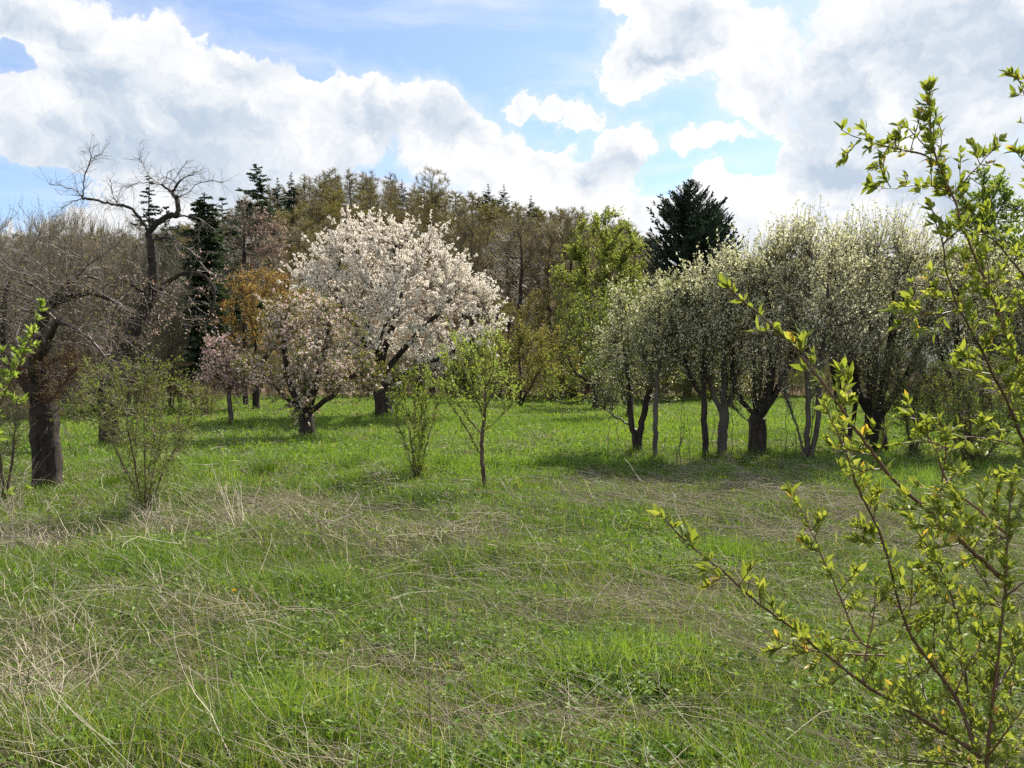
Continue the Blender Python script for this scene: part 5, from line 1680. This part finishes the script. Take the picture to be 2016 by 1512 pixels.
        x_, y_ = xx + x0, yy + y0
        stalks(g, x_, y_, L0 * GR.uniform(0.4, 1.25, n), GR.uniform(0.0015, 0.003, n) * (y0 / 7) ** 0.4, np.abs(GR.normal(el0, 0.25, n)), GR.normal(math.radians(az0), sprd, n), GR.random(n), 0, 0.35, 7)
        for v in g.v:
            v -= np.array([x0, y0, z0], np.float32)
        tag(g.build('dry_tuft', ['straw_brown' if 'red' in lab or 'tan' in lab else 'straw'], None, (x0, y0, z0)), lab, 'grass tuft')

    # green tussocks
    GR = rng = np.random.default_rng(320)
    for i, (px, py, s, lab) in enumerate([(690, 932, 1.2, 'dark green tussock left of the upright stem bundle'), (785, 926, 1.0, 'dark green tussock just left of the stem bundle foot'), (872, 927, 1.0, 'dark green tussock between the stem bundle and the young tree'),
                                          (520, 938, 1.0, 'dark green tussock on the open grass right of the dry fan'), (1290, 925, 1.3, 'dark tussock at the foot of the thin plum sapling'), (1430, 1020, 0.7, 'small green tussock in the brown dry band'),
                                          (215, 965, 1.0, 'green tussock beside the old apple trunk')]):
        x0, y0 = G(px, py)
        n = 420
        a = GR.uniform(0, 6.28, n)
        r = np.abs(GR.normal(0, 0.12, n)) * s
        g = Geo()
        blades(g, x0 + np.cos(a) * r, y0 + np.sin(a) * r, GR.uniform(0.14, 0.34, n) * s, GR.uniform(0.005, 0.009, n), np.clip(GR.normal(0.55, 0.2, n), 0, 0.95), 0, np.clip(GR.normal(0.18, 0.14, n), 0, 1), az=a)
        z0 = gz(x0, y0)
        for v in g.v:
            v -= np.array([x0, y0, z0], np.float32)
        tag(g.build('grass_tussock', ['grass'], None, (x0, y0, z0)), lab, 'grass tussock', 'green tussocks')

    # dead flower stems standing in the foreground
    def dead_stem(label, pts, d, seed, side=6, r=0.0028):
        global rng
        rng = np.random.default_rng(seed)
        bx, by = P(pts[0][0], pts[0][1], d)[:2]
        bs_ = np.array([bx, by, gz(bx, by)])
        root = thing('dead_plant', label, 'dead plant', bs_)
        main = np.array([P(a, b_, d) - bs_ for a, b_ in pts])
        main[0] = (0, 0, 0)
        pl = densify(smooth_poly(main, 2), 0.03)
        pl[1:] += rng.normal(0, 0.002, pl[1:].shape)
        g = Geo()
        tubes(g, pl, np.linspace(r, r * 0.4, len(pl)), np.zeros(len(pl), int), 6, 0, 0.4)
        g.build('stem', ['twig_brown'], root)
        g = Geo()
        for j in range(side):
            i = int(len(pl) * rng.uniform(0.3, 0.98))
            i = min(i, len(pl) - 1)
            e = pl[i] + nrm(np.array([rng.normal(), rng.normal() * 0.7, 1.1])) * rng.uniform(0.06, 0.3)
            q = np.stack([pl[i], (pl[i] + e) / 2 + rng.normal(0, 0.006, 3), e])
            tubes(g, q, [r * 0.5, r * 0.4, r * 0.3], np.zeros(3, int), 4, 0, 0.6)
            k = 5
            leaves(g, np.repeat(e[None], k, 0), runit(k) * 0.6 + np.array([0, 0, 0.6]), 0.012, 0.006, 0)
        g.build('seed_sprays', ['twig_brown'], root)
    dead_stem('tall dead reddish stem with brittle side shoots standing at the bottom centre', [(860, 1640), (850, 1500), (845, 1350), (842, 1230), (840, 1130), (815, 1060)], 3.4, 401, 9)
    dead_stem('dark thin dead stem slanting up in the near left grass', [(20, 1560), (40, 1430), (62, 1290), (90, 1170), (115, 1125)], 3.6, 402, 5)
    dead_stem('thin brown dead stem between the two bare-earth patches, leaning left', [(1010, 1110), (990, 1060), (975, 1000), (965, 960)], 7.2, 403, 5)
    dead_stem('short dark dead stem standing in the grass near the lower left', [(180, 1500), (185, 1400), (170, 1290)], 3.9, 404, 4)

    # the one dandelion
    x0, y0 = G(461, 1204)
    z0 = gz(x0, y0)
    root = thing('dandelion', 'single yellow dandelion in the grass', 'flower', (x0, y0, z0))
    g = Geo()
    tubes(g, np.array([[0, 0, 0], [0.004, 0, 0.06], [0.0, 0.004, 0.125]]), [0.002, 0.002, 0.002], np.zeros(3, int), 5, 0, 0.4)
    g.build('stem', ['weed'], root)
    g = Geo()
    rng = np.random.default_rng(420)
    k = 70
    D = nrm(runit(k) * np.array([1, 1, 0.35]) + np.array([0, 0, 0.35]))
    leaves(g, np.repeat(np.array([[0, 0.004, 0.125]]), k, 0), D, rng.uniform(0.012, 0.021, k), 0.005, 0)
    g.build('flower_head', ['dandelion'], root)
